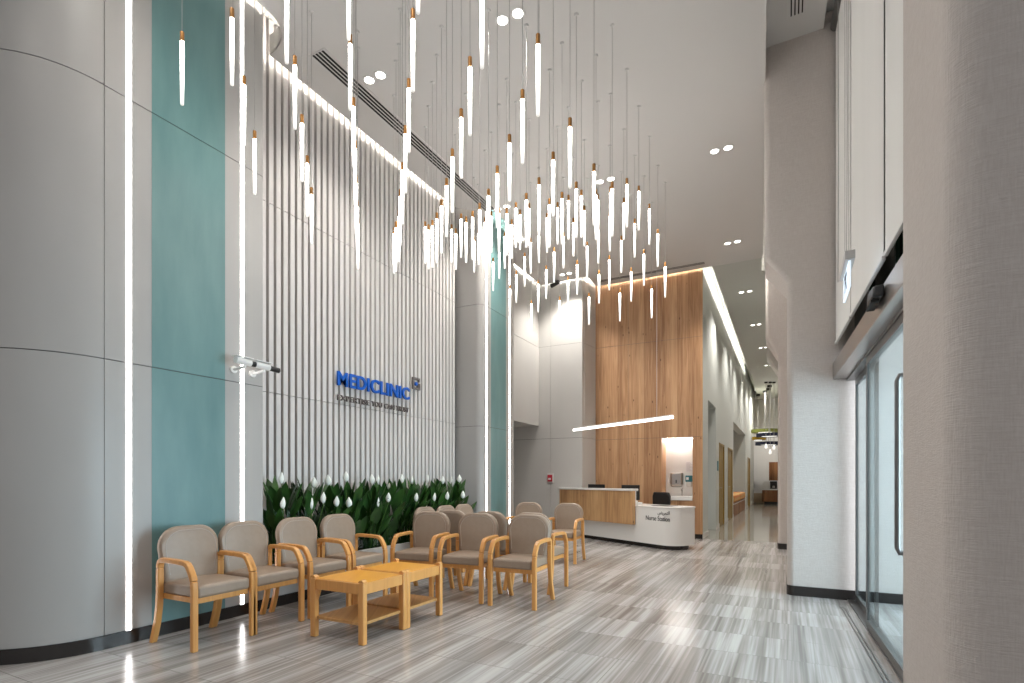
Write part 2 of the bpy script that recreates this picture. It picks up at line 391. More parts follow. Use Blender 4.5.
# vertical light strips
def strip(Y, w, label):
    bm = BM(); box(bm, -.006, .004, -w/2, w/2, .097, ZC+.3)
    tag(obj('light_strip', bm, M['led'], loc=(XW, Y, 0)), label, 'light', 'vertical light strips on the left wall')
strip(2.190, .032, 'tall white light strip between curved grey wall and large teal panel')
strip(3.108, .032, 'tall white light strip between large teal panel and the slatted wall')
strip(7.436, .034, 'tall white light strip just left of the narrow far teal band')
strip(8.245, .034, 'tall white light strip just right of the narrow far teal band')

# ------------------------------------------------------------------ back walls (nurse area)
bm = BM()
for a, b in ((.0, 2.106), (2.113, 4.14), (4.147, ZT)):
    box(bm, -6.4, -4.62, 10.8, 12.2, a, b); prism(bm, [(-4.614, 10.8), (-3.885, 10.8), (-3.805, 11.45), (-3.805, 12.2), (-4.614, 12.2)], a, b)
box(bm, -6.38, -3.895, 10.808, 12.1, 0, ZT, 1)
struct('wall_back', bm, [M['nurse_wall'], M['seam']])
NX0, NX1, NZ0, NZ1 = -2.352, -1.727, .77, 2.09       # wash niche
bm = BM()
g_ = .003
for a, b in ((.09, 2.09), (2.096, 4.14), (4.146, ZT)):
    low = a < 1
    cols_ = [(-3.805, -3.07), (-3.064, NX0-.002)]
    for x0, x1 in cols_: box(bm, x0, x1, YB, YB+.45, a, b)
    if low:
        box(bm, NX0, NX1, YB, YB+.45, a, NZ0-.0)
        box(bm, NX1, XK, YB, YB+.02, a, b); box(bm, NX1, NX1+.02, YB+.02, YB+.45, a, b)
        box(bm, NX0-.002, NX0, YB, YB+.45, a, b)
    else:
        box(bm, NX0, XK, YB, YB+.02, a, b)
box(bm, -3.80, NX0-.01, YB+.006, YB+.31, 0, ZT, 1); box(bm, NX0-.01, XK-.004, YB+.006, YB+.019, 2.11, ZT, 1); box(bm, NX1+.002, XK-.004, YB+.006, YB+.019, 1.9, 2.3, 1)
struct('wall_back', bm, [M['timber'], M['seam']])
bm = BM(); box(bm, -3.86, XK-.004, YB-.004, YB+.02, 0, .09); box(bm, -6.2, -3.86, 10.79, 10.81, 0, .09); prism(bm, [(-3.89, 10.79), (-3.875, 10.79), (-3.795, YB), (-3.81, YB)], 0, .09)
struct('baseboard_back', bm, M['base'])
# niche: backing panel, lamp slot, sink counter
bm = BM(); box(bm, NX0-.05, NX1+.05, YB+.45, YB+.49, .70, 2.2); struct('wall_back', bm, M['white'])
bm = BM(); box(bm, NX0, NX1, YB+.02, YB+.45, NZ1+.0, NZ1+.02); struct('wall_back', bm, M['timber'])
tag(obj('niche_lamp', (lambda b: (box(b, NX0+.03, NX1-.03, YB+.30, YB+.42, NZ1-.030, NZ1-.001), b)[1])(BM()), M['niche_led']), 'white light strip under the top of the timber wash niche', 'light')
t = thing('wash_counter', 'white wash basin counter with a small tap inside the timber niche', 'counter', (NX0, YB, 0))
bm = BM(); w = NX1-NX0
box(bm, .002, w-.002, -.02, .445, .775, .862); obj('counter_top', bm, M['solid'], t, bevel=.006)
bm = BM(); tube(bm, [(.36,.34,.862), (.36,.34,.98), (.36,.32,1.0), (.36,.25,1.0), (.36,.23,.975)], .011); tube(bm, [(.36,.34,.99), (.36,.37,1.03)], .008)
obj('tap', bm, M['steel'], t, smooth=True)
# niche accessories
X0 = lambda px: onY(px, YB+.43)[0]
def zz(px, py): return 1.2+(480-py)/FPX*onY(px, YB+.43)[1]
t = thing('towel_dispenser', 'silver paper towel dispenser hung on the niche wall', 'dispenser', (X0(677), YB+.45, zz(677, 484.5)))
bm = BM(); prism(bm, [(-.13,0), (-.13,-.07), (-.10,-.11), (.10,-.11), (.13,-.07), (.13,0)], 0, .25); obj('cover', bm, M['steel'], t, bevel=.012, smooth=True)
bm = BM(); tube(bm, [(-.11,-.03,0), (-.11,-.06,-.035), (-.06,-.08,-.05), (.06,-.08,-.05), (.11,-.06,-.035), (.11,-.03,0)], .009); obj('towel_guide', bm, M['steel'], t, smooth=True)
bm = BM(); box(bm, -.012, .012, -.118, -.108, .03, .10); obj('view_slot', bm, M['black'], t)
t = thing('soap_dispenser', 'small white soap dispenser with teal front on the niche wall', 'dispenser', (X0(689.2), YB+.45, zz(689, 486.5)))
bm = BM(); prism(bm, [(-.055,0), (-.055,-.07), (.055,-.07), (.055,0)], .0, .11); obj('nozzle_body', bm, M['solid'], t, bevel=.015, smooth=True)
bm = BM(); prism(bm, [(-.07,0), (-.07,-.085), (.07,-.085), (.07,0)], .10, .235); obj('teal_cover', bm, M['bluegreen'], t, bevel=.012, smooth=True)
bm = BM(); box(bm, -.05, .0, -.09, -.08, .14, .20); obj('sticker', bm, M['paper'], t)
t = thing('notice_sheet', 'white printed notice sheet on the niche wall above the soap', 'notice', (X0(689.2), YB+.448, zz(689, 472)))
bm = BM(); box(bm, -.075, .075, -.004, 0, 0, .23); obj('sheet', bm, M['paper'], t)
bm = BM()
for k in range(9): box(bm, -.06, .06-.02*(k%3), -.0055, -.004, .02+k*.022, .027+k*.022)
obj('printed_lines', bm, mat('grey ink', (.45,.42,.45), .7), t)
# fire call point
cp = at_depth(550.6, 483, onY(550.6, 10.8)[1])
t = thing('fire_call_point', 'small red fire alarm call point on the grey wall left of the desk', 'alarm', (cp.x, 10.8, cp.z))
bm = BM(); box(bm, -.075, .075, -.03, 0, 0, .21); obj('backplate', bm, M['trim'], t, bevel=.006)
bm = BM(); box(bm, -.055, .055, -.055, -.028, .03, .18); obj('red_box', bm, M['red'], t, bevel=.008)
bm = BM(); box(bm, -.03, .03, -.06, -.054, .07, .11); obj('pull_bar', bm, M['paper'], t)

# ------------------------------------------------------------------ corridor wall with openings
OP = [(12.28, 13.71, 2.95), (14.396, 15.60, 2.15), (16.65, 18.05, 2.15), (18.44, 24.03, 3.08), (25.42, 26.97, 2.2)]
bm = BM(); y0 = YB+.02
for a, b, zt in OP:
    box(bm, (XK-.25 if y0 > 11.6 else NX1+.05), XK, y0, a, 0, ZT); box(bm, XK-.25, XK, a, b, zt, ZT); y0 = b
box(bm, XK-.25, XK, y0, 30.3, 0, ZT)
struct('wall_corridor', bm, M['corr'])
bm = BM(); box(bm, -3.2, -3.0, YB+.5, 31, 0, 3.4); box(bm, -3.0, XK-.25, YB+.55, YB+.7, 0, 3.4); box(bm, -3.0, XK-.25, 13.71, 14.3, 0, 3.4); box(bm, -3.0, XK-.25, 18.06, 18.43, 0, 3.4); box(bm, -3.0, XK-.25, 24.03, 25.3, 0, 3.4)
box(bm, -3.0, XK-.25, YB+.5, 31, 3.3, 3.4)
struct('wall_corridor', bm, M['corr'])
bm = BM(); y0 = YB+.002
for a, b, zt in OP:
    box(bm, XK, XK+.012, y0, a, 0, .1); y0 = b
box(bm, XK, XK+.012, y0, 30.3, 0, .1); struct('baseboard_corridor', bm, M['trim'])
for k, (a, b, zt) in enumerate((OP[1], OP[2], OP[4])):
    bm = BM(); box(bm, XK-.06, XK-.012, a+.05, b-.05, .01, zt-.05); d = struct('door_%d' % (k+1), bm, M['gold'])
    bm = BM()
    for y0, y1, z0, z1 in ((a, a+.05, 0, zt), (b-.05, b, 0, zt), (a, b, zt-.05, zt)): box(bm, XK-.08, XK+.012, y0, y1, z0, z1)
    obj('door_frame', bm, M['gold'], d, bevel=.004)
    bm = BM(); tube(bm, [(XK-.012, a+.16, 1.0), (XK+.03, a+.16, 1.0), (XK+.03, a+.28, 1.0)], .01); obj('door_handle', bm, M['steel'], d, smooth=True)
for y0, px in ((14.1, 0), (16.2, 0)):
    tag(obj('room_sign', (lambda b: (box(b, -.004, .01, -.09, .09, -.12, .12), b)[1])(BM()), M['bluegreen'] if y0 < 15 else M['trim'], loc=(XK+.004, y0, 1.55)),
        'small teal plate beside the first olive door' if y0 < 15 else 'small grey plate between the two olive doors', 'sign')
# niche benches
for k, (y0, y1, lab) in enumerate(((18.62, 20.9, 'nearer corridor bench of timber with orange patterned cover'), (21.05, 23.6, 'farther corridor bench of timber with orange patterned cover'))):
    t = thing('bench', lab, 'bench', (XK-.32, (y0+y1)/2, 0)); h = (y1-y0)/2
    bm = BM(); box(bm, -.33, .33, -h, h, 0, .46); obj('bench_base', bm, M['bench_wood'], t, bevel=.01)
    bm = BM(); box(bm, -.35, .345, -h-.02, h+.02, .46, .72); obj('seat_cushion', bm, M['orange'], t, bevel=.07, seg=4, smooth=True)
    bm = BM(); box(bm, -.336, .336, -h-.006, h+.006, .40, .425); obj('piping', bm, M['trim'], t)
# far hall
bm = BM(); box(bm, -4.5, .7, 31.2, 31.4, 0, ZT); struct('wall_far', bm, M['white'])
bm = BM(); prism(bm, [(-.55, 31.2), (3.5, 28.6), (3.5, 31.2)], 0, ZT); struct('wall_far', bm, M['white'])
bm = BM(); box(bm, -4.5, -.5, 31.14, 31.2, .0, .5); box(bm, -4.5, -.5, 31.13, 31.14, .2, .24, 0); struct('trim_1', bm, mat('pale timber dado', (.55,.42,.28), .5))
bm = BM(); box(bm, -4.6, -4.5, 30.3, 31.4, 0, ZT); box(bm, -4.5, XK-.25, 30.3, 30.4, 0, ZT); struct('wall_far', bm, M['white'])
def fx(px, Y): return onY(px, Y)[0]
YC = 29.3
t = thing('coffee_counter', 'timber counter with white top at the far end of the corridor', 'counter', (fx(770, YC), YC, 0))
x0, x1 = fx(762, YC)-fx(770, YC), 1.6
bm = BM(); prism(bm, [(x0+.12, 0), (x1, 0), (x1, .7), (x0, .7), (x0, .14)], .12, .70); obj('cabinet_body', bm, M['bench_wood'], t, bevel=.02)
bm = BM(); box(bm, x0+.1, x1, .06, .7, 0, .12); obj('plinth', bm, M['black'], t)
bm = BM(); box(bm, x0-.03, x1, -.03, .7, .70, .76); obj('counter_top', bm, M['solid'], t)
bm = BM(); box(bm, x0+.0, x0+.32, .62, .70, .76, 1.12); obj('splashback', bm, M['solid'], t)
t = thing('wall_cabinet', 'timber cupboard hung above the far counter', 'cabinet', (fx(769, YC+.5), YC+.5, 0))
bm = BM(); box(bm, 0, 1.8, 0, .5, 1.17, 2.10); obj('cabinet_body', bm, M['bench_wood'], t)
bm = BM(); box(bm, .02, .85, -.02, 0, 1.18, 2.09); obj('door', bm, M['bench_wood'], t)
t = thing('coffee_machine', 'small black coffee machine on the far counter', 'coffee machine', (fx(773.5, YC+.25), YC+.25, .76))
bm = BM(); box(bm, -.16, .16, -.12, .2, 0, .05); box(bm, -.16, .16, .08, .2, .05, .38); box(bm, -.16, .16, -.12, .2, .27, .38); obj('machine_body', bm, M['black'], t, bevel=.015)
bm = BM(); lathe(bm, [(.05,.05), (.06,.1), (.05,.15)], 12, 0, 0); obj('jug', bm, M['steel'], t, smooth=True)

# hanging rings at the far end
def ring(px, py, d, R, m, label, disc=False):
    p = at_depth(px, py, d)
    t = thing('ring_pendant', label, 'light', p, 0, 'round pendant lamps in the far hall')
    bm = BM()
    prof_o = [(R, -.06), (R, .06)]; ri = R*.68 if not disc else .02
    n = 40
    rings = [[bm.verts.new((r_*math.cos(2*PI*k/n), r_*math.sin(2*PI*k/n), z)) for k in range(n)] for r_, z in ((R,-.07), (R,.07), (ri,.07), (ri,-.07))]
    for i in range(4):
        for k in range(n): bm.faces.new((rings[i][k], rings[i][(k+1)%n], rings[(i+1)%4][(k+1)%n], rings[(i+1)%4][k]))
    obj('shade', bm, m, t, smooth=True)
    bm = BM(); lathe(bm, [(R*.6,-.06), (R*.6,-.03)], 24) if not disc else lathe(bm, [(R*.5,-.085), (R*.5,-.072)], 24); obj('diffuser', bm, M['soft_lamp'], t)
    bm = BM(); tube(bm, [(0,0,-.03), (0,0,ZC-p.z-.02)], .012, 6); obj('cable', bm, M['cable'], t)
    bm = BM(); lathe(bm, [(.10, ZC-p.z-.10), (.10, ZC-p.z)], 16); obj('ceiling_rose', bm, M['black'], t)
ring(765, 431, 25.5, .62, M['olive'], 'olive green round pendant, highest of the far hall lamps', True)
ring(769.5, 435, 24.0, .55, M['navy'], 'navy ring pendant just under the olive one in the far hall')
ring(758, 438.6, 26.5, .38, M['mustard'], 'mustard yellow round pendant at left in the far hall', True)
ring(768.5, 443.6, 24.8, .56, M['navy'], 'navy ring pendant, lowest and widest in the far hall')
for px, py, lab in ((766, 446.5, 'small glass drop lamp, leftmost under the far navy rings'), (770.2, 452, 'small glass drop lamp, lowest under the far navy rings'), (774, 447.5, 'small glass drop lamp, rightmost under the far navy rings')):
    p = at_depth(px, py, 23.2); t = thing('drop_lamp', lab, 'light', p, 0, 'glass drop lamps in the far hall')
    bm = BM(); lathe(bm, [(.02,-.09), (.05,-.06), (.055,0), (.03,.06), (.02,.12)], 14); obj('globe', bm, M['soft_lamp'], t, smooth=True)
    bm = BM(); tube(bm, [(0,0,.12), (0,0,ZC-p.z-.01)], .01, 6); obj('cable', bm, M['cable'], t)
    bm = BM(); lathe(bm, [(.07, ZC-p.z-.06), (.07, ZC-p.z)], 12); obj('ceiling_rose', bm, M['black'], t)

# ------------------------------------------------------------------ ceiling
edge = [(-4.20, 1.2), (-4.20, 3.30)] + [(-4.62+.42*math.cos(a), 3.30+.34*math.sin(a)) for a in [PI/2*i/10 for i in range(1, 11)]]
edge += [(-4.62, 6.95)] + [(-4.14-.48*math.cos(a), 6.95+.30*math.sin(a)) for a in [PI/2*i/8 for i in range(1, 9)]]
edge += [(-4.12, 8.60)] + [(-4.12-.66*math.sin(a), 8.9-.30*math.cos(a)) for a in [PI/2*i/6 for i in range(1, 7)]]
edge += [(-4.78, 10.66), (-3.72, 10.66), (-3.72, 11.31), (-1.33, 11.31), (-1.33, 30.3)]
outline = [(-4.20, -5), (-4.20, 1.2)] + edge[1:] + [(-1.33, 31.0)] + [(XR(31.0, -.22), 31.0), (XR(-5, -.22), -5)]
def split_poly(pts): return pts
bm = BM()
near = [p for p in outline if p[1] <= 11.32] 
near = [(-4.20,-5)] + edge[:-1][1:] + [(XR(11.31,-.205), 11.31), (XR(-5,-.205), -5)]
prism(bm, near, ZC, ZC+.03); struct('ceiling', bm, M['ceiling'])
bm = BM(); prism(bm, [(-1.33, 11.318), (-1.33, 30.3), (-4.5, 30.3), (-4.5, 31.0), (3.5, 31.0), (3.5, 19.2), (1.2, 19.2), (1.2, 12.1), (XR(12.1,-.22), 12.1), (XR(11.318,-.22), 11.318)], ZC, ZC+.03); struct('ceiling', bm, M['ceiling_far'])
bm = BM(); box(bm, -9, 4.2, -5, 33, ZT+.02, ZT+.1); struct('ceiling', bm, M['white'])
# cove fascia on the curl
def offset_poly(pts, d):
    out = []
    for i, p in enumerate(pts):
        a = pts[max(i-1, 0)]; b = pts[min(i+1, len(pts)-1)]
        tx, ty = b[0]-a[0], b[1]-a[1]; l = math.hypot(tx, ty) or 1
        out.append((p[0]+ty/l*d, p[1]-tx/l*d))
    return out
cur = edge[1:12]; ins = offset_poly(cur, .03)
bm = BM(); prism(bm, cur+ins[::-1], ZC+.001, ZC+.20)
struct('trim_2', bm, M['white'])
# cove strips lying on the ceiling edge
def offset_poly(pts, d):
    out = []
    for i, p in enumerate(pts):
        a = pts[max(i-1, 0)]; b = pts[min(i+1, len(pts)-1)]
        tx, ty = b[0]-a[0], b[1]-a[1]; l = math.hypot(tx, ty) or 1
        out.append((p[0]+ty/l*d, p[1]-tx/l*d))
    return out
def cove_run(pts, label, d=.09, m=None):
    o = offset_poly(pts, d); bm = BM()
    tube(bm, [(x, y, ZC+.045) for x, y in o], .012, 6)
    tag(obj('cove_light', bm, m or M['cove']), label, 'light', 'hidden cove light runs')
cove_run(edge[:12], 'cove light run above the near grey and teal wall panels')
cove_run(edge[13:14] and [(-4.62, 3.70), (-4.62, 6.9)], 'cove light run above the slatted wall')
cove_run([(-4.12, 7.3), (-4.12, 8.55)], 'cove light run above the narrow far teal band')
cove_run([(-4.78, 9.0), (-4.78, 10.55)], 'cove light run above the bulkhead beside the desk')
cove_run([(-4.68, 10.66), (-3.80, 10.66)], 'cove light run above the grey wall left of the timber')
cove_run([(-3.72, 10.72), (-3.72, 11.2)], 'cove light run above the short grey return wall')
cove_run([(-3.6, 11.31), (-1.4, 11.31)], 'cove light run above the timber wall')
cove_run([(-1.33, 11.5), (-1.33, 23.6)], 'cove light run above the long corridor wall')

# right-hand higher ceiling, its drop edge and blind pocket
bm = BM(); prism(bm, [(XR(-5,-.205), -5), (XR(6.29,-.205), 6.29), (.33, 6.29), (.33+.47, -5)], 5.80, 5.84); struct('ceiling', bm, M['ceiling'])
bm = BM(); prism(bm, [(XR(-5,-.205), -5), (XR(6.29,-.205), 6.29), (XR(6.29,-.22), 6.29), (XR(-5,-.22), -5)], ZC-.001, 5.84); struct('trim_3', bm, M['ceiling'])

# ------------------------------------------------------------------ right side: fabric piers with chamfered heads
def pier(Y0, Y1, offu, offl, zc0, zc1, xright, r=.05):
    """cross-section in X-Z extruded along Y, with a rounded front corner"""
    def prof(inset):
        u = XR(Y0, offu)+inset; l = XR(Y0, offl)+inset
        return [(l, .10), (l, zc0), (u, zc1), (u, ZT)]
    bm = BM(); n = 6
    # rows: step through rounding at the front edge
    rows = []
    for i in range(n+1):
        a = PI/2*i/n; ins = r*(1-math.sin(a)); yy = Y0 + r*(1-math.cos(a)) 
        rows.append((ins, yy))
    secs = []
    for ins, yy in rows:
        secs.append([bm.verts.new((x, yy, z)) for x, z in prof(ins)])
    secs.append([bm.verts.new((x, Y1, z)) for x, z in prof(0)])
    for a, b in zip(secs, secs[1:]):
        for i in range(3): bm.faces.new((a[i], b[i], b[i+1], a[i+1]))
    fr = [v for v in secs[0]]
    rt = [bm.verts.new((xright, Y0, z)) for z in (.10, zc0, zc1, ZT)]
    for i in range(3): bm.faces.new((fr[i], fr[i+1], rt[i+1], rt[i]))
    bk = secs[-1]; rb = [bm.verts.new((xright, Y1, z)) for z in (.10, zc0, zc1, ZT)]
    for i in range(3): bm.faces.new((bk[i], rb[i], rb[i+1], bk[i+1])); bm.faces.new((rt[i], rt[i+1], rb[i+1], rb[i]))
    struct('wall_right', bm, M['fabric'], smooth=True)
    l = XR(Y0, offl)
    bm = BM(); prism(bm, arc(l+r, Y0+r-.012, r+.006, 180, 270, 6)[0:] + [(xright, Y0-.012+.0), (xright, Y0+.06), (l+.06, Y1), (l-.006, Y1)], 0, .10)
    struct('baseboard_right', bm, M['base'], smooth=True)
pier(6.28, 6.90, -.218, .0, 3.28, 3.56, 2.9, .07)
pier(10.36, 11.0, -.165, .03, 3.36, 3.72, 1.2, .06)
pier(15.0, 15.7, -.10, .16, 3.9, 4.35, 1.2, .06)
# closing wall between the piers, mostly hidden, added to stop light leaks
bm = BM(); box(bm, .50, .7, 6.90, 10.36, 0, ZT); box(bm, .50, .7, 11.0, 15.0, 0, ZT); box(bm, 1.2, 1.4, 8.6, 31, 0, ZT); box(bm, .2, 1.2, 19.0, 19.2, 0, ZT); struct('wall_right', bm, M['fabric'])
# near pier, big in the foreground
bm = BM()
def near_pier(i):
    return arc(.455+.10, 2.97-.10, .10-i, 90, 180, 8) + [(.46-.0+i, 2.5)] + arc(.45+.10, 2.09+.10, .10-i, 180, 270, 8) + [(1.8, 2.09+i), (1.8, 2.97-i)]
prism(bm, near_pier(0), .10, ZT); struct('wall_right', bm, M['fabric'], smooth=True)
bm = BM(); prism(bm, near_pier(.012), 0, .10); struct('baseboard_right', bm, M['base'])

# ------------------------------------------------------------------ entrance
def dx(Y): return .58+(6.2-Y)*.030          # sliding door line
def hx(Y): return .41+(6.28-Y)*.042         # header face line
bm = BM(); prism(bm, [(dx(2.9)+.02, 2.9), (dx(6.28)+.02, 6.28), (dx(6.28)+.10, 6.28), (dx(2.9)+.10, 2.9)], 2.40, ZT); struct('window_1', bm, M['green_glass'])
# mullions on the dark glazing
bm = BM()
for yy in (3.3, 4.3, 5.3): box(bm, dx(yy)-.0, dx(yy)+.03, yy-.025, yy+.025, 2.42, 3.2)
struct('window_1', bm, mat('green mullion', (.03,.08,.045), .3))
hd = thing('door_header', 'steel header box over the glass sliding entrance door', 'door operator', (0,0,0))
bm = BM(); prism(bm, [(hx(2.9), 2.9), (hx(6.27), 6.27), (dx(6.27)+.05, 6.27), (dx(2.9)+.05, 2.9)], 2.215, 2.375); obj('cover', bm, M['steel'], hd, bevel=.006)
bm = BM(); prism(bm, [(dx(2.9)-.05, 2.9), (dx(6.27)-.05, 6.27), (dx(6.27)+.05, 6.27), (dx(2.9)+.05, 2.9)], 2.19, 2.216); obj('guide_rail', bm, M['dark_steel'], hd)
ps = at_depth(876, 301, onX(876, .47)[1])
t = thing('motion_sensor', 'black motion sensor on the steel header above the entrance door', 'sensor', (hx(3.93), 3.93, 2.31))
bm = BM(); prism(bm, [(0,-.15), (-.055,-.13), (-.065,0), (-.055,.13), (0,.15)], -.025, .045); obj('sensor_body', bm, M['black'], t, bevel=.012, smooth=True)
bm = BM(); box(bm, -.062, -.02, -.10, .10, -.045, -.028); obj('lens', bm, M['slot'], t)
def leaf(Y0, Y1, off, label, handle=False):
    t = thing('sliding_door', label, 'door', (0, 0, 0), 0, 'glass sliding door leaves')
    def P(Y, o): return (dx(Y)+off+o, Y)
    bm = BM()
    w = .045
    for a, b in ((Y0, Y0+w), (Y1-w, Y1)): prism(bm, [P(a,-.012), P(b,-.012), P(b,.012), P(a,.012)], .02, 2.188)
    prism(bm, [P(Y0+w,-.012), P(Y1-w,-.012), P(Y1-w,.012), P(Y0+w,.012)], .02, .075); prism(bm, [P(Y0+w,-.012), P(Y1-w,-.012), P(Y1-w,.012), P(Y0+w,.012)], 2.13, 2.188)
    obj('frame', bm, M['dark_steel'], t)
    bm = BM(); prism(bm, [P(Y0+w,-.004), P(Y1-w,-.004), P(Y1-w,.004), P(Y0+w,.004)], .075, 2.13); obj('pane', bm, M['glass'], t)
    if handle:
        bm = BM(); yh = 3.74
        tube(bm, [(P(yh,0)[0], yh, .78), (P(yh,-.05)[0], yh, .78), (P(yh,-.06)[0], yh, .81), (P(yh,-.06)[0], yh, 1.77), (P(yh,-.05)[0], yh, 1.80), (P(yh,0)[0], yh, 1.80)], .014, 10)
        obj('pull_handle', bm, M['dark_steel'], t, smooth=True)
leaf(5.14, 6.22, .03, 'far glass sliding door leaf beside the grey fabric pier')
leaf(3.0, 5.16, -.03, 'near glass sliding door leaf with tall pull handle, partly behind the foreground pier', True)
bm = BM(); prism(bm, [(dx(2.9)-.14, 2.9), (dx(5.9)-.14, 5.9), (dx(5.9)-.13, 5.9), (dx(2.9)-.13, 2.9)], 0, .004); prism(bm, [(dx(2.9)-.115, 2.9), (dx(5.9)-.115, 5.9), (dx(5.9)-.105, 5.9), (dx(2.9)-.105, 2.9)], 0, .004); prism(bm, [(dx(2.9)-.045, 2.9), (dx(6.27)-.045, 6.27), (dx(6.27)+.055, 6.27), (dx(2.9)+.055, 2.9)], 0, .008)
struct('trim_4', bm, M['dark_steel'])
# blinds
def blind(Y0, Y1, off, label, ztop=5.72, zb=2.56):
    t = thing('roller_blind', label, 'blind', (0,0,0), 0, 'white roller blinds over the entrance')
    P = lambda Y, o: (.435+(6.28-Y)*.042+off+o, Y)
    bm = BM(); prism(bm, [P(Y0,-.002), P(Y1,-.002), P(Y1,.002), P(Y0,.002)], zb+.02, ztop); obj('fabric', bm, M['blind'], t)
    bm = BM(); prism(bm, [P(Y0,-.012), P(Y1,-.012), P(Y1,.012), P(Y0,.012)], zb, zb+.03); obj('bottom_rail', bm, M['blind'], t, bevel=.006)
    bm = BM(); tube(bm, [(*P(Y0,.0), ztop+.03), (*P(Y1,.0), ztop+.03)], .05, 16); obj('roller', bm, M['dark_steel'], t, smooth=True)
blind(5.30, 6.24, 0, 'white roller blind nearest the grey fabric pier')
blind(3.98, 5.26, 0, 'wide white roller blind in the middle of the entrance')
blind(3.0, 3.93, .0, 'white roller blind nearest the foreground pier')
for yy, oo in ((5.83, -.03), (5.28, -.03)):
    tag(obj('blind_chain', (lambda b: (tube(b, [(0,0,0), (.004,.006,1.2), (0,0,2.7)], .003, 5), b)[1])(BM()), M['cable'], loc=(.435+(6.28-yy)*.042+oo, yy, 3.05)),
        'beaded pull chain in front of the blind nearest the pier' if yy > 5.5 else 'beaded pull chain where the first two blinds meet', 'chain')
# exit sign, hung from the high ceiling
EX0, EX1 = at_depth(843.5, 266, 4.75), at_depth(855, 251, 4.2)
ex, ey0, ey1, ez = .31, EX0.y*.0+4.22, 4.98, 3.05
ey0, ey1 = 3.92, 4.34
zd = 1.2+(480-250)/FPX*onX(854.5, .36)[1]
t = thing('exit_sign', 'small lit exit sign hanging in front of the white blinds', 'sign', (.35, (ey0+ey1)/2, zd), 0)
hl = (ey1-ey0)/2
bm = BM(); box(bm, -.028, .028, -hl, hl, 0, .055); obj('housing', bm, M['trim'], t, bevel=.004)
bm = BM(); box(bm, -.006, .006, -hl+.03, hl-.03, -.16, 0); obj('lit_panel', bm, mat('lit acrylic', (.7,.8,.9), .2, emit=(.75,.88,1), es=.9), t)
bm = BM(); fig = [(.9*a_, b_) for a_, b_ in [(-.12,-.15),(-.085,-.15),(-.03,-.09),(.02,-.14),(.06,-.14),(.01,-.06),(.06,-.05),(.10,-.08),(.11,-.06),(.06,-.02),(.0,-.03),(-.05,-.015),(-.10,-.05),(-.08,-.065),(-.05,-.045),(-.04,-.08)]]
vv = [bm.verts.new((-.0085, y, z)) for y, z in fig]; bm.faces.new(vv)
bmesh.ops.solidify(bm, geom=bm.faces[:], thickness=.001)
obj('running_figure', bm, mat('violet grey ink', (.17,.15,.27), .5), t)
bm = BM()
for s_ in (-1, 1): tube(bm, [(0, s_*hl*.6, .055), (0, s_*hl*.6, 5.80-zd)], .0018, 5)
obj('suspension_wire', bm, M['cable'], t)
# vestibule outside
bm = BM(); box(bm, 2.9, 3.0, 6.28, 8.6, 0, 3.2); box(bm, .75, 3.4, 2.98, 6.28, 3.0, 3.1); struct('ceiling', bm, M['white'])
bm = BM(); box(bm, 1.8, 3.2, 2.7, 2.97, 0, 3.2); struct('wall_right', bm, M['fabric'])

# ------------------------------------------------------------------ slot diffusers
def slots(cx, cy, L, n, pitch, along_y, label, z=ZC, w=.02, angle=0):
    t = thing('air_vent', label, 'vent', (cx, cy, z), angle)
    bm = BM(); hw = n*pitch/2+.02
    if along_y: box(bm, -hw, hw, -L/2, L/2, -.006, .0)
    else: box(bm, -L/2, L/2, -hw, hw, -.006, .0)
    obj('frame', bm, M['trim'], t)
    for k in range(n):
        c = (k-(n-1)/2)*pitch; bm = BM()
        if along_y: box(bm, c-w/2, c+w/2, -L/2+.01, L/2-.01, -.009, -.006)
        else: box(bm, -L/2+.01, L/2-.01, c-w*.4, c+w*.4, -.008, -.004)
        obj('slot', bm, M['slot'] if along_y else M['slot'], t)
slots(-4.165, 5.58, 3.50, 4, .042, True, 'long four-slot air vent in the ceiling beside the slatted wall', w=.024)
slots(-2.50, 11.03, 2.14, 3, .038, False, 'dark linear air vent in the ceiling before the timber wall')
slots(.085, 5.32, 1.3, 4, .032, True, 'short four-slot vent in the raised ceiling above the entrance', z=5.80, w=.012)

# ------------------------------------------------------------------ downlights
dl = None
def downlight(x, y, label, power=P_DOWN, z=ZC):
    global dl
    if dl is None:
        dl = thing('downlight', label, 'light', (x, y, z), 0, 'paired recessed ceiling downlights')
        bm = BM(); n = 28
        rr = [(.050,-.001), (.054,-.005), (.070,-.005), (.074,-.001), (.050, .0)]
        rings = [[bm.verts.new((r_*math.cos(2*PI*k/n), r_*math.sin(2*PI*k/n), zz_)) for k in range(n)] for r_, zz_ in rr]
        for a, b in zip(rings, rings[1:]):
            for k in range(n): bm.faces.new((a[k], a[(k+1)%n], b[(k+1)%n], b[k]))
        obj('trim_ring', bm, M['trim'], dl, smooth=True)
        bm = BM(); lathe(bm, [(.049,-.003), (.049,-.0005)], 28); obj('lens', bm, M['lamp'], dl)
        register(dl); o = dl
    else:
        o = copy_tree(dl); o.location = (x, y, z); o['label'] = label
    if power: spot('downlight_beam', (x, y, z-.02), power, 115, .7, .06)
rows = [(4.36, -3.965, -3.81, 'nearest row, by the slats'), (4.36, -2.35, -2.19, 'nearest row, among the front tubes'), 
        (7.36, -4.05, -3.89, 'second row, by the slats'), (7.36, -2.38, -2.22, 'second row, among the tubes'), (7.36, -.835, -.673, 'second row, nearest the pier'),
        (10.33, -4.15, -4.0, 'third row, above the grey desk wall'), (10.33, -.95, -.79, 'third row, before the corridor'),
        (13.17, -.92, -.75, 'first corridor row'), (16.1, -.84, -.68, 'second corridor row'), (19.0, -.76, -.60, 'third corridor row'), (22.0, -.69, -.53, 'fourth corridor row')]
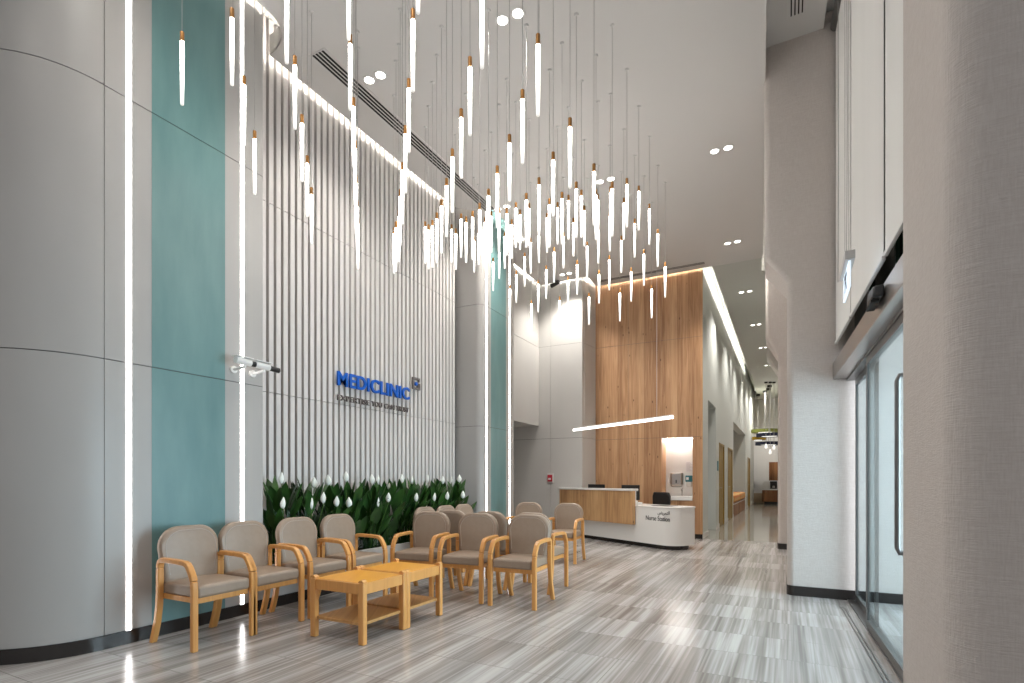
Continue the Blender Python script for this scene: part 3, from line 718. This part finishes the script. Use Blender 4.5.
for y, xa, xb, w in rows:
    pw = P_DOWN*(1 if y < 5 else (1.5 if xa < -1 else .8) if y < 9 else 2.4 if y < 12 else 2.3)
    downlight(xa, y, 'recessed downlight, left of the pair in the '+w, pw)
    downlight(xb, y, 'recessed downlight, right of the pair in the '+w, pw)
# lamps of the same kind further back over the lobby, behind the photographer
for y in (-2.6, .4, 1.9):
    for x in (-3.4, -1.8): spot('downlight_beam', (x, y, ZC-.02), P_DOWN*.9, 125, .7, .06)
# wall washers of the corridor
for y in (13.55, 17.65, 22.2, 27.1): spot('wall_washer', (-1.30, y, ZC-.03), P_WASH, 46, .35, .03, target=(-1.56, y, 1.0))
spot('wall_washer', (-4.05, 10.33, ZC-.03), 18, 60, .4, .03, target=(-4.1, 10.75, 1.0))
spot('far_hall_fill', (-.9, 28.0, ZC-.1), 420, 150, .6, .1)  # added fill spots without fixtures, brightening the far hall
spot('far_hall_fill', (-.7, 25.0, ZC-.1), 160, 140, .6, .1)

# small black ceiling projector by the grey wall
pp = at_depth(555.5, 281.5, onY(555.5, 10.55)[1])
t = thing('ceiling_camera', 'small black camera hanging at the ceiling edge before the grey wall', 'camera', (pp.x, 10.55, ZC))
bm = BM(); tube(bm, [(0,0,0), (0,0,-.06)], .02, 10); obj('stem', bm, M['black'], t)
bm = BM(); tube(bm, [(.09,-.03,-.06), (-.10,.0,-.11)], .045, 14); obj('camera_body', bm, M['black'], t, smooth=True)

# ------------------------------------------------------------------ wall cameras by the slats
def wall_cam(px, py, bx, label, translucent=False):
    Y, d = onX(px, XW); z = 1.2+(480-py)/FPX*d
    t = thing('security_camera', label, 'camera', (XW, Y, z), 0, 'wall cameras beside the slatted wall')
    bm = BM(); tube(bm, [(0,0,0), (.022,0,0)], .032, 18); obj('wall_plate', bm, M['solid'], t, smooth=True)
    bm = BM(); tube(bm, [(.02,0,0), (.09,.0,.004), (.16,.0,.010), (.165,.0,.04)], .013, 10); obj('arm', bm, M['solid'], t, smooth=True)
    bm = BM(); tube(bm, [(.165,-.09,.055), (.165,.05,.048)], .030, 16); obj('housing', bm, M['solid'], t, smooth=True)
    bm = BM(); tube(bm, [(.165,.05,.048), (.165,.155,.043)], .024, 16); obj('lens_barrel', bm, M['black'], t, smooth=True)
    bm = BM(); box(bm, .13, .20, -.10, .06, .084, .090); obj('sun_shield', bm, M['solid'], t)
wall_cam(232.7, 369.7, 0, 'white wall camera nearer the teal panel, its arm crossing the light strip')
wall_cam(251.7, 374, 0, 'white wall camera nearer the slats, black lens over the slatted wall')

# ------------------------------------------------------------------ lettering
def text_bm(s, size, extr, offset=0.0, bevel=0.0, spacing=1.0):
    cu = bpy.data.curves.new('txt', 'FONT'); cu.body = s; cu.size = size; cu.extrude = extr; cu.offset = offset; cu.space_character = spacing
    o = bpy.data.objects.new('txt', cu); C.objects.link(o)
    dg = bpy.context.evaluated_depsgraph_get(); dg.update()
    me = bpy.data.meshes.new_from_object(o.evaluated_get(dg)); bpy.data.objects.remove(o); bpy.data.curves.remove(cu)
    bm = BM(); bm.from_mesh(me); bpy.data.meshes.remove(me); return bm
def fit(bm, w, h):
    xs = [v.co.x for v in bm.verts]; ys = [v.co.y for v in bm.verts]
    x0, x1, y0, y1 = min(xs), max(xs), min(ys), max(ys)
    for v in bm.verts: v.co.x = (v.co.x-x0)/(x1-x0)*w; v.co.y = (v.co.y-y0)/(y1-y0)*h
    return bm
def upright_left(bm):    # text plane -> faces +X, reads along +Y
    bm.transform(Matrix(((0,0,1,0), (1,0,0,0), (0,1,0,0), (0,0,0,1)))); return bm
XL = -4.70
sg = thing('clinic_sign', 'raised blue and grey clinic name sign on the slatted wall', 'sign', (XL, 4.63, 2.137))
for i, (s, x0, x1) in enumerate((('MEDICLINIC', 0, 1.343),)):
    bm = upright_left(fit(text_bm(s, .2, .012, .0045, spacing=1.06), x1-x0, .172)); obj('wordmark', bm, M['letter_blue'], sg, loc=(0, x0, .178))
for wd_, f0, f1 in (('EXPERTISE', 0, .41), ('YOU', .44, .585), ('CAN', .62, .77), ('TRUST', .80, 1.0)):
    bm = upright_left(fit(text_bm(wd_, .08, .010, .0008, spacing=1.05), 1.325*(f1-f0), .066)); obj('tagline', bm, M['letter_grey'], sg, loc=(0, 1.325*f0, .004))
bm = BM()
Y0, Z0, S = 1.415, .352, .168
def bar(a, b, c, d_): box(bm, -.012, .012, Y0+a*S, Y0+b*S, Z0+c*S, Z0+d_*S)
bar(0,.17,0,1); bar(.17,.95,.84,1); bar(.17,1,0,.16); bar(.84,1,.16,.55); bar(.62,.74,.16,.50); bar(.80,.92,.66,.84)
obj('emblem_frame', bm, M['letter_grey'], sg)
bm = BM(); tube(bm, [(-.014, Y0+.47*S, Z0+.48*S), (.014, Y0+.47*S, Z0+.48*S)], .026, 16); obj('emblem_dot', bm, M['letter_blue'], sg)

# ------------------------------------------------------------------ reception desk
DU = Vector((.852, -.524, 0)); DV = Vector((.524, .852, 0)); D0 = Vector((-4.40, 10.75, 0))
desk_rz = math.atan2(DU.y, DU.x)
def desk_pt(u, v, z=0): return D0+DU*u+DV*v+Vector((0,0,z))
UE = 3.11
dk = thing('reception_desk', 'white reception desk with raised timber front and rounded end', 'desk', D0, desk_rz)
def body(ins, z0, z1, bm):
    r = .26
    pts = [(.14, .10+ins)] + [(UE-ins-r+r*math.cos(a), .10+ins+r+r*math.sin(a)) for a in [math.radians(-90+90*i/12) for i in range(13)]]
    pts += [(UE-ins-r+r*math.cos(a), .80-ins-r+r*math.sin(a)) for a in [math.radians(90*i/12) for i in range(13)]] + [(.90, .80-ins), (.80, .26)]
    prism(bm, pts, z0, z1)
bm = BM(); body(0, .075, .712, bm); obj('body', bm, M['solid'], dk, smooth=True)
bm = BM(); body(-.008, .712, .735, bm); obj('worktop', bm, M['solid'], dk, smooth=True, bevel=.004)
bm = BM(); body(.07, .0, .075, bm); obj('plinth', bm, M['base'], dk, smooth=True)
bm = BM(); prism(bm, [(.02,0), (2.235,0), (2.235,.085), (.12,.085), (.02,.03)], .39, 1.0)
obj('timber_front', bm, M['desk_wood'], dk, bevel=.003)
bm = BM(); box(bm, .20, 2.22, .086, .12, .735, 1.0); obj('inner_panel', bm, M['solid'], dk)
bm = BM(); prism(bm, [(0,-.02), (2.245,-.02), (2.245,.15), (.22,.15), (0,.03)], 1.0, 1.04); obj('counter_top', bm, M['solid'], dk, bevel=.006)
bm = BM(); box(bm, 2.34, 2.75, .38, .62, .735, .742); obj('desk_mat', bm, M['black'], dk)
# lettering on the desk front
def solve_u(px, v):
    lo, hi = -1, 4
    for _ in range(50):
        m_ = (lo+hi)/2; p = desk_pt(m_, v); d = -SN*p.x+CS*p.y; l = CS*p.x+SN*p.y
        if 512+FPX*l/d < px: lo = m_
        else: hi = m_
    p = desk_pt(lo, v); return lo, -SN*p.x+CS*p.y
def on_desk(px, py, v):
    u, d = solve_u(px, v); return u, 1.2+(480-py)/FPX*d
uA, zA = on_desk(646, 520.5, .1); uB, zB = on_desk(669.8, 522, .1)
rot = Matrix(((1,0,0,0), (0,0,-1,0), (0,1,0,0), (0,0,0,1)))
bm = fit(text_bm('Nurse Station',   .1, .002, .0004), uB-uA, .082); bm.transform(rot)
o = obj('lettering', bm, M['ink'], dk, loc=(uA, .0985, zB+.002))
uC, _ = on_desk(657.8, 515, .1)
try:
    bm = fit(text_bm('\uFEBE\uFEF3\uFEAE\uFEE4\uFE98\uFEDF\uFE8D', .1, .002, .0003), uB-uC, .082); bm.transform(rot)
    obj('lettering', bm, M['ink'], dk, loc=(uC, .0985, zB+.10))
except Exception as e: print('arabic', e)

# monitors, keyboard, chair
def monitor(px0, px1, ytop, v, label, rz=0):
    u0, d0 = solve_u(px0, v); u1, d1 = solve_u(px1, v); zt = 1.2+(480-ytop)/FPX*(d0+d1)/2; w = u1-u0
    p = desk_pt((u0+u1)/2, v, .735)
    t = thing('monitor', label, 'monitor', p, desk_rz+rz, 'screens on the reception desk')
    h = zt-.735
    bm = BM(); box(bm, -w/2, w/2, -.015, .015, max(.08, h-.33), h); obj('screen', bm, M['black'], t, bevel=.006)
    bm = BM(); box(bm, -.03, .03, .012, .04, 0.012, h-.12); obj('stand', bm, M['black'], t)
    bm = BM(); box(bm, -.11, .11, -.07, .09, 0, .012); obj('base', bm, M['black'], t, bevel=.004)
monitor(588.5, 604.5, 484.3, .50, 'black monitor showing its top edge above the left of the counter')
monitor(622, 639.3, 485, .50, 'black monitor at the step down of the reception desk')
u_, _ = solve_u(636, .3)
t = thing('desk_phone', 'small white desk phone beside the monitor at the desk step', 'phone', desk_pt(u_+.02, .30, .735), desk_rz)
bm = BM(); prism(bm, [(-.08,-.07), (.08,-.07), (.08,.07), (-.08,.07)], 0, .05); obj('phone_base', bm, M['solid'], t, bevel=.01)
bm = BM(); tube(bm, [(-.05,-.06,.06), (-.05,.06,.06)], .018, 8); obj('handset', bm, M['solid'], t)
cpx = desk_pt(solve_u(653.5, 1.12)[0], 1.12)
t = thing('office_chair', 'black office chair behind the white end of the reception desk', 'chair', (cpx.x, cpx.y, 0), desk_rz)
bm = BM(); prism(bm, [(-.19,0), (.19,0), (.23,.10), (.235,.30), (.20,.385), (-.20,.385), (-.235,.30), (-.23,.10)], 0, .05); bm.transform(Matrix(((1,0,0,0), (0,0,1,.2), (0,1,0,.57), (0,0,0,1)))); obj('backrest', bm, M['black'], t, bevel=.02, smooth=True)
bm = BM(); box(bm, -.24, .24, -.24, .2, .44, .52); obj('seat', bm, M['black'], t, bevel=.03, seg=3, smooth=True)
bm = BM(); lathe(bm, [(.03,.09), (.03,.44)], 12); obj('gas_lift', bm, M['black'], t)
for k in range(5):
    a = 2*PI*k/5; bm = BM(); tube(bm, [(0,0,.10), (.27*math.cos(a), .27*math.sin(a), .075)], .02, 8); lathe(bm, [(.02,0), (.03,.02), (.03,.05), (.02,.065)], 8, .27*math.cos(a), .27*math.sin(a)); obj('leg', bm, M['black'], t)
bm = BM(); tube(bm, [(0,.15,.45), (0,.26,.50), (0,.26,.62)], .02, 8); obj('back_bracket', bm, M['black'], t)

# hanging light bar parallel to the desk
u0, d0 = solve_u(573.5, -.15); u1, d1 = solve_u(673, -.15)
zb_ = 1.2+(51/FPX*d0+62.5/FPX*d1)/2-.03
p0 = desk_pt(u0, -.15, zb_)
t = thing('light_bar', 'long white linear light bar hanging above the reception desk', 'light', p0, desk_rz)
L_ = u1-u0
bm = BM(); box(bm, 0, L_, -.022, .022, .042, .062); obj('bar_housing', bm, M['solid'], t, bevel=.004)
bm = BM(); box(bm, .004, L_-.004, -.020, .020, 0, .042); obj('diffuser', bm, M['bar_light'], t)
for uu in (.35, L_-.35):
    bm = BM(); tube(bm, [(uu, 0, .062), (uu, 0, ZC-zb_)], .003, 5); obj('suspension_wire', bm, M['trim'], t)

# ------------------------------------------------------------------ waiting chairs
def make_chair():
    t = thing('waiting_chair', '', 'chair')
    front = [(-.245,0), (-.245,.15), (-.245,.30), (-.245,.44), (-.241,.49)]
    armp = [(-.241,.49), (-.231,.520), (-.214,.550), (-.190,.585), (-.172,.602), (-.145,.611), (-.06,.616), (.06,.618), (.125,.617), (.149,.606), (.160,.580), (.162,.555)]
    rear = [(.162,.555), (.163,.48), (.165,.38), (.172,.28), (.192,.17), (.220,.08), (.250,0)]
    for s in (-1, 1):
        x = s*.2275; x0, x1 = x-.021, x+.021
        bm = BM(); sweep_yz(bm, front, x0, x1, .036); obj('leg', bm, M['beech'], t, bevel=.007)
        bm = BM(); sweep_yz(bm, rear, x0, x1, .038); obj('leg', bm, M['beech'], t, bevel=.007)
        bm = BM(); sweep_yz(bm, armp, x0-.001, x1+.001, .034); obj('armrest', bm, M['beech'], t, bevel=.007)
    bm = BM(); box(bm, -.206, .206, -.225, -.195, .325, .368); box(bm, -.206, .206, .15, .175, .33, .368)
    for s in (-1, 1): box(bm, s*.19-.016, s*.19+.016, -.195, .15, .33, .368)
    obj('seat_rail', bm, M['beech'], t, bevel=.003)
    # seat cushion: slightly crowned, rounded front
    bm = BM(); nx, ny = 8, 8; X = .204; ya, yb = -.252, .17
    top = [[bm.verts.new((-X+2*X*i/nx, ya+(yb-ya)*j/ny, .452+.012*(1-(2*i/nx-1)**4)*(1-(2*j/ny-1)**4))) for j in range(ny+1)] for i in range(nx+1)]
    bot = [[bm.verts.new((-X+2*X*i/nx, ya+(yb-ya)*j/ny, .366)) for j in range(ny+1)] for i in range(nx+1)]
    for i in range(nx):
        for j in range(ny):
            bm.faces.new((top[i][j], top[i+1][j], top[i+1][j+1], top[i][j+1])); bm.faces.new((bot[i][j], bot[i][j+1], bot[i+1][j+1], bot[i+1][j]))
        bm.faces.new((top[i][0], bot[i][0], bot[i+1][0], top[i+1][0])); bm.faces.new((top[i][ny], top[i+1][ny], bot[i+1][ny], bot[i][ny]))
    for j in range(ny):
        bm.faces.new((top[0][j], top[0][j+1], bot[0][j+1], bot[0][j])); bm.faces.new((top[nx][j], bot[nx][j], bot[nx][j+1], top[nx][j+1]))
    obj('seat', bm, M['vinyl'], t, bevel=.020, seg=3, smooth=True)
    # backrest: rounded outline, tilted
    def outline_(ins, n=8):
        w = .227-ins; h0 = .0+ins; h1 = .440-ins; r = .152-ins*.7; rb = .05
        wb = w-.022
        pts = []
        pts += [(w-r+r*math.cos(a), h1-r+r*math.sin(a)) for a in [math.radians(90*i/n) for i in range(n+1)]]
        pts += [(-w+r+r*math.cos(a), h1-r+r*math.sin(a)) for a in [math.radians(90+90*i/n) for i in range(n+1)]]
        pts += [(-wb, h0+rb), (-wb+rb*.3, h0+rb*.3), (-wb+rb, h0), (wb-rb, h0), (wb-rb*.3, h0+rb*.3), (wb, h0+rb)]
        return pts
    tilt = math.radians(5.5)
    def place(x, h, off):   # off: distance behind front surface
        return (x, (.128)+h*math.sin(tilt)+off*math.cos(tilt), .415+h*math.cos(tilt)-off*math.sin(tilt))
    bm = BM(); loops = []
    for ins, off in ((.030,-.004), (.010,.0), (.0,.014), (.0,.044), (.012,.058), (.04,.062)):
        loops.append([bm.verts.new(place(x, h, off)) for x, h in outline_(ins)])
    n = len(loops[0])
    for a, b in zip(loops, loops[1:]):
        for k in range(n): bm.faces.new((a[k], a[(k+1)%n], b[(k+1)%n], b[k]))
    bm.faces.new(loops[0]); bm.faces.new(loops[-1][::-1])
    bk = obj('backrest', bm, M['vinyl'], t, smooth=True)
    bm = BM(); pts = [place(x, h, -.004) for x, h in outline_(.034)][0:]
    pp_ = pts[17:][-1:] + pts[:18] + [pts[18]]
    tube(bm, pp_, .0028, 5); obj('piping', bm, M['piping'], bk, smooth=True)
    return t
chair0 = make_chair(); register(chair0); used = False
def chair(x, y, face, label, group):
    global used
    c = chair0 if not used else copy_tree(chair0); used = True
    c.location = (x, y, 0); c.rotation_euler = (0, 0, face); c['label'] = label; c['group'] = group
DESC = 'taupe waiting chair with beech arms, '
G1 = 'waiting chairs along the left wall'; G2 = 'waiting chairs facing the coffee tables'; G3 = 'waiting chairs back to back with them'; G4 = 'waiting chairs near the reception desk'
xr = -3.915
for y, lab in ((2.512, 'nearest of the left row, before the teal panel'), (2.98, 'second in the left row, by the second light strip'), (3.53, 'third in the left row, first before the plants'), (4.045, 'fourth in the left row, behind the far table corner')):
    chair(xr, y, PI/2, DESC+lab, G1)
for y, lab in ((5.64, 'nearest of three partly hidden ones against the planter'), (6.12, 'middle of three partly hidden ones against the planter'), (6.58, 'farthest of three partly hidden ones against the planter')):
    chair(xr-.08, y, PI/2, DESC+lab, 'waiting chairs against the planter')
for fx_, rdeg, lab in ((-3.222, 8, 'left one facing the camera behind the tables'), (-2.632, 6.5, 'middle one facing the camera behind the tables'), (-2.065, 3, 'right one facing the camera, fully in view')):
    a = math.radians(rdeg)       # placed by the right front leg, each turned a little
    chair(fx_-(.2275*math.cos(a)+.245*math.sin(a)), 4.452-(.2275*math.sin(a)-.245*math.cos(a)), a, DESC+lab, G2)
for x, lab in ((-3.47, 'turned away behind the left front-facing one'), (-2.96, 'turned away behind the middle front-facing one'), (-2.44, 'turned away behind the right front-facing one')):
    chair(x, 5.38, PI, DESC+lab, G3)
for x, lab in ((-3.60, 'far left one beside the desk, half hidden'), (-2.93, 'far right one, standing alone before the desk')):
    chair(x, 7.39, math.radians(4), DESC+lab, G4)

# ------------------------------------------------------------------ coffee tables
def coffee_table(cy, hy, label):
    t = thing('coffee_table', label, 'table', (-2.985, cy, 0), 0, 'beech coffee tables pushed end to end'); hx_ = .243
    for sx in (-1, 1):
        for sy in (-1, 1):
            bm = BM(); prism(bm, [(sx*hx_-.026, sy*hy-.022), (sx*hx_+.026, sy*hy-.022), (sx*hx_+.026, sy*hy+.022), (sx*hx_-.026, sy*hy+.022)], 0, .452)
            # rounded top
            prev = None
            for k in range(5):
                a = PI/2*k/4; pass
            obj('leg', bm, M['beech'], t, bevel=.008)
            bm = BM(); pr = [(sx*hx_+.026*math.cos(a), .451+.022*math.sin(a)) for a in [PI*k/8 for k in range(9)]]
            f = [bm.verts.new((x, sy*hy-.021, z)) for x, z in pr]; g2 = [bm.verts.new((x, sy*hy+.021, z)) for x, z in pr]
            bm.faces.new(f); bm.faces.new(g2[::-1])
            for k in range(8): bm.faces.new((f[k], f[k+1], g2[k+1], g2[k]))
            bm.faces.new((f[0], g2[0], g2[8], f[8]))
            obj('leg_cap', bm, M['beech'], t, bevel=.003, smooth=True)
    ix, iy = hx_-.026, hy-.022
    bm = BM()
    box(bm, -ix, ix, -hy-.012, -hy+.012, .365, .444); box(bm, -ix, ix, hy-.012, hy+.012, .365, .444)
    box(bm, -hx_-.014, -hx_+.012, -iy, iy, .365, .444); box(bm, hx_-.012, hx_+.014, -iy, iy, .365, .444)
    obj('apron', bm, M['beech'], t, bevel=.003)
    bm = BM(); box(bm, -hx_+.012, hx_-.012, -hy+.012, hy-.012, .43, .4455); obj('tabletop', bm, M['beech_top'], t)
    bm = BM(); box(bm, -ix-.02, ix+.02, -iy, iy, .135, .158); box(bm, -ix, ix, -hy, -iy, .135, .158); box(bm, -ix, ix, iy, hy, .135, .158); obj('shelf', bm, M['shelf_wood'], t, bevel=.003)
M['beech_top'] = wood('beech table top', 3.0, ((.80,.36,.04), (.85,.405,.05), (.88,.44,.065)), knots=False, rough=.28, obj=True, grain=.5)
M['shelf_wood'] = wood('shelf veneer', 3.0, ((.42,.20,.065), (.52,.27,.09), (.60,.33,.12)), knots=False, rough=.4, obj=True, grain=1.2)
coffee_table(3.174, .228, 'nearer square beech coffee table with lower shelf')
coffee_table(3.676, .228, 'farther square beech coffee table with lower shelf, touching the nearer one')

# ------------------------------------------------------------------ peace lilies
def leaf_mesh(bm, base, direction, up_h, length, width, lean, rnd):
    """petiole from base then an elliptic blade"""
    a = direction; dx_, dy_ = math.cos(a), math.sin(a)
    tip0 = Vector((base[0]+dx_*lean*.35, base[1]+dy_*lean*.35, base[2]+up_h))
    tube(bm, [base, ((base[0]+tip0.x)/2, (base[1]+tip0.y)/2, base[2]+up_h*.55), tip0], [.006,.005,.004], 5, caps=False)
    side = Vector((-dy_, dx_, 0)); tw = rnd.uniform(-.9, .9)
    side = (side*math.cos(tw)+Vector((dx_, dy_, 0))*math.sin(tw)).normalized()
    nseg = 8; rows_ = []
    p = tip0.copy(); ang = rnd.uniform(.05, .25)+lean*.5
    for i in range(nseg+1):
        s = i/nseg; wv = width*(math.sin(PI*min(1, s**.8))**.8 if 0 < s < 1 else 0.0)
        nrm = side.cross(Vector((dx_*math.sin(ang), dy_*math.sin(ang), math.cos(ang)))).normalized()
        c = bm.verts.new(p-nrm*0.0)
        if wv > 0:
            l = bm.verts.new(p+side*wv*.5+nrm*wv*.16); r = bm.verts.new(p-side*wv*.5+nrm*wv*.16)
        else: l = r = None
        rows_.append((l, c, r))
        p = p+Vector((dx_*math.sin(ang), dy_*math.sin(ang), math.cos(ang)))*(length/nseg); ang += (.05+lean*.10)
    for A, B in zip(rows_, rows_[1:]):
        if A[0] is None: bm.faces.new((A[1], B[1], B[0])); bm.faces.new((A[1], B[2], B[1]))
        elif B[0] is None: bm.faces.new((A[0], A[1], B[1])); bm.faces.new((A[1], A[2], B[1]))
        else: bm.faces.new((A[0], A[1], B[1], B[0])); bm.faces.new((A[1], A[2], B[2], B[1]))
blooms = [(282,478), (314,482.5), (328,480), (346,476.6), (283.6,503), (312,503.6), (323.8,497.7), (337,501.4), (348.9,502.5), (371.9,479), (378.4,479.5), (389,485), (402,478.6), (412.3,480), (428,478.5), (443,480), (451.6,480), (459.5,478.5), (388.7,497.4), (378.4,502.3), (416.7,497), (434.8,497), (447.6,495.7), (463,494.5)]
PY = [3.68, 4.00, 4.30, 4.62, 4.94, 5.26, 5.58, 5.90, 6.22, 6.54, 6.86]
words_ = ['nearest clump, beside the grey panel edge', 'second nearest clump, right of the first gap', 'third clump from the near end', 'fourth clump from the near end', 'fifth clump from the near end', 'middle clump of the long row', 'fifth clump from the far end', 'fourth clump from the far end', 'third clump from the far end', 'second farthest clump in the row', 'farthest clump, beside the curved grey column']
plants = []
for i, Y in enumerate(PY):
    rnd = random.Random(100+i)
    t = thing('peace_lily', 'leafy peace lily, '+words_[i], 'plant', (-4.50, Y, .36), 0, 'peace lilies in the trough')
    bm = BM()
    for k in range(38):
        a = rnd.uniform(0, 2*PI); r0 = rnd.uniform(0, .06)
        tall = k < 15
        h = rnd.uniform(.44, .58) if tall else rnd.uniform(.08, .38)
        ln_ = rnd.uniform(.26, .34); lean = rnd.uniform(.02, .16) if tall else rnd.uniform(.1, .42)
        bx_ = r0*math.cos(a); 
        dirx = a
        if math.cos(a) < -.3: lean *= .4
        leaf_mesh(bm, (bx_, r0*math.sin(a)+rnd.uniform(-.06,.06), 0), dirx, h, ln_, rnd.uniform(.085, .13), lean, rnd)
    o = obj('foliage', bm, M['leaf'], t, smooth=True)
    plants.append(t)
spathe = None
for px, py in blooms:
    Yb, d = onX(px, -4.42 if py < 490 else -4.30); X_ = -4.42 if py < 490 else -4.30; z = 1.2+(480-py)/FPX*d
    i = min(range(len(PY)), key=lambda k: abs(PY[k]-Yb)); t = plants[i]
    fl = bpy.data.objects.new('flower', None) if False else None
    base = Vector((X_+4.50, Yb-PY[i], z-.36))
    bm = BM(); rnd = random.Random(int(px*10)); hgt = .125; wd = .072
    yawf = rnd.uniform(-.8, .8); nseg = 6; rows_ = []
    for k in range(nseg+1):
        s = k/nseg; wv = wd*(math.sin(PI*(s**.75)) if 0 < s < 1 else 0)
        cz = -hgt/2+hgt*s; bend = .012*math.sin(PI*s)
        row = []
        for q in (-1, -.5, 0, .5, 1):
            x = bend*1.2-abs(q)**2*wv*.35; yy = q*wv*.5
            row.append(bm.verts.new((x*math.cos(yawf)-yy*math.sin(yawf), x*math.sin(yawf)+yy*math.cos(yawf), cz)))
        rows_.append(row)
    for A, B in zip(rows_, rows_[1:]):
        for q in range(4): bm.faces.new((A[q], A[q+1], B[q+1], B[q]))
    bmesh.ops.remove_doubles(bm, verts=bm.verts, dist=.0004)
    o = obj('flower', bm, M['petal'], t, smooth=True, loc=base); sd = o.modifiers.new('thick', 'SOLIDIFY'); sd.thickness = .002
    bm = BM(); tube(bm, [(0,0,-hgt/2), (-base.x*.4, -base.y*.3, -(base.z)*.5), (-base.x*.8, -base.y*.7, -base.z+.005)], .0035, 5); obj('stem', bm, M['stem'], o, smooth=True)

# ------------------------------------------------------------------ tube pendants (pixel of tube axis, top of brass cap, lower end)
T = [(182.1,30.8,105.4), (232,7.3,85.7), (244,75,145.7), (286.7,-19,64), (294.9,54.9,129.7), (254.7,130,194.9), (302,113.9,182), (307.3,154.9,216.9), (311.5,186.7,243.7),
 (348.7,-46,40.3), (350.2,33.4,110.5), (353.5,96.9,167.6), (355.1,139.5,204.2), (356.1,175,234.5), (357.3,199.8,254.4), (357.9,217,269.6),
 (418,-81,13.9), (412.9,8,92), (408.8,77.9,153), (405.3,124.9,193.5), (402.4,161.8,224.7), (400.2,188.9,246.2), (398.9,209.3,262.3), (396,221,272), (394,227.2,274),
 (482,-23,68.8), (470,56,135.8), (538,33.1,116.4), (522.5,88.8,164), (570,117.1,188.4), (461.2,108,178.8), (509.5,133.7,201.5), (452.4,148,213.1), (446.6,177.6,237.3), (497.3,165,228),
 (553.2,151.2,216.4), (539,176.9,235.9), (576.3,181.2,237.9), (488.5,188.2,245.4), (581.4,189.3,237.9),
 (441.5,198.5,253.7), (436.8,212,263.7), (432.4,219.6,268), (428.5,224,269.5), (425.3,221,264), (451.6,224,263), (455.9,228,270), (461.1,213.1,257.8), (466.1,216,263), (472.6,210.6,260),
 (479.6,202.5,255.7), (474.2,236,272.8), (478.5,229,265), (485,216.9,257), (491.3,210.7,253), (499,207.3,253), (506.7,206.9,255.7), (511.8,219,258.9), (515.9,202,248), (520.1,209.2,250),
 (504.7,231.5,268.9), (493.1,257.4,291.2), (499.2,243,279), (526.4,192.5,247.9), (529,202.5,246.4), (549.4,198,247.9), (547,212.7,253), (557.6,201.7,244.7), (562,191.5,244.7), (568.5,194.4,239.8),
 (573.4,217.5,256.7), (530.7,237.6,273.8), (524.7,252.2,286.8), (538.9,225,263), (554.1,246.8,282.8), (563.5,231.8,268.6), (516.3,270.2,303), (510,284.4,316.2), (531.4,299.7,331), (538.2,279.9,312.5),
 (546.2,265.1,299.2), (559.7,296,327.9), (568,275.9,308.9), (577.1,259.8,294.9), (587.1,241.3,278), (589,292.5,325), (598.3,225.5,263.8), (609.8,211,251.7), (621.3,235.3,272.8), (634.7,218.2,257.7),
 (643.9,249,286), (609.3,255,290.4), (599,269.6,303.7), (631.2,292-25,301.8), (619.9,288.4,321.4), (584.4,205.2,246.6), (594,163,225.7), (596,188.3,240), (597.9,193.9,240), (612.2,181.3,236.7), (610.5,186,233),
 (626.9,177.6,227.6), (623.8,197.3,240), (638.8,185.2,230.7), (649.3,203.2,245), (657.8,228.7,267), (665.1,261.6,297.8), (651.7,284.5,318.3)]
def region(px, py):
    if px < 226: return 'over the large teal panel'
    if px < 262: return 'over the grey panel edge'
    if px < 470 and (480-py) < .80*(787-px): return 'ending over the slatted wall'
    if px < 535 and py > 225+(px-480)*1.1: return 'over the far teal column'
    if px < 596 and py > 282: return 'over the grey desk wall'
    if py > 284: return 'over the timber wall'
    if py < 120: return 'highest over the ceiling'
    if py < 215: return 'midway down the ceiling'
    if py < 241: return 'ending atop the cluster'
    if py < 256: return 'ending mid-cluster'
    return 'ending below the cluster'
ordw = ['leftmost','second','third','fourth','fifth','sixth','seventh','eighth','ninth','tenth','eleventh','twelfth','thirteenth','fourteenth','fifteenth','sixteenth','seventeenth','eighteenth','nineteenth','twentieth','twenty-first','twenty-second','twenty-third','twenty-fourth','twenty-fifth','twenty-sixth','twenty-seventh','twenty-eighth']
T.sort(key=lambda q: q[0])
cnt = {}; LT = .52; pend = None
for px, yt, yb in T:
    reg = region(px, yb); k = cnt.get(reg, 0); cnt[reg] = k+1
    lab = 'brass-capped tube pendant, '+ordw[min(k, 27)]+('' if k == 0 else ' from left')+' of those '+reg
    d = FPX*LT/(yb-yt); p = at_depth(px, yt, d)
    p.z = min(p.z-.009, ZC-.12)
    if pend is None:
        pend = thing('tube_pendant', lab, 'light', p, 0, 'glowing tube pendants of the lobby chandelier')
        bm = BM(); lathe(bm, [(.0130,0.0), (.0140,-.002), (.0140,-.066), (.011,-.067)], 14); obj('brass_cap', bm, M['brass'], pend, smooth=True)
        bm = BM(); lathe(bm, [(.0108,0), (.0116,-.003), (.0116,-.438), (.0095,-.444)], 14); obj('glow_tube', bm, M['tube'], pend, smooth=True, loc=(0,0,-.0635))
        bm = BM(); tube(bm, [(0,0,0), (0,0,1)], .0022, 5); cb_ = obj('cable', bm, M['cable'], pend)
        bm = BM(); lathe(bm, [(.016,-.014), (.022,0)], 14); rs_ = obj('ceiling_mount', bm, M['trim'], pend)
        register(pend); o = pend
    else:
        o = copy_tree(pend); o.location = p; o['label'] = lab
    for c in KIDS[o.name]:
        if c.name.startswith('cable'): c.scale = (1, 1, ZC-p.z)
        if c.name.startswith('ceiling_mount'): c.location = (0, 0, ZC-p.z)
print('pendants', len(T), {k: v for k, v in cnt.items()})
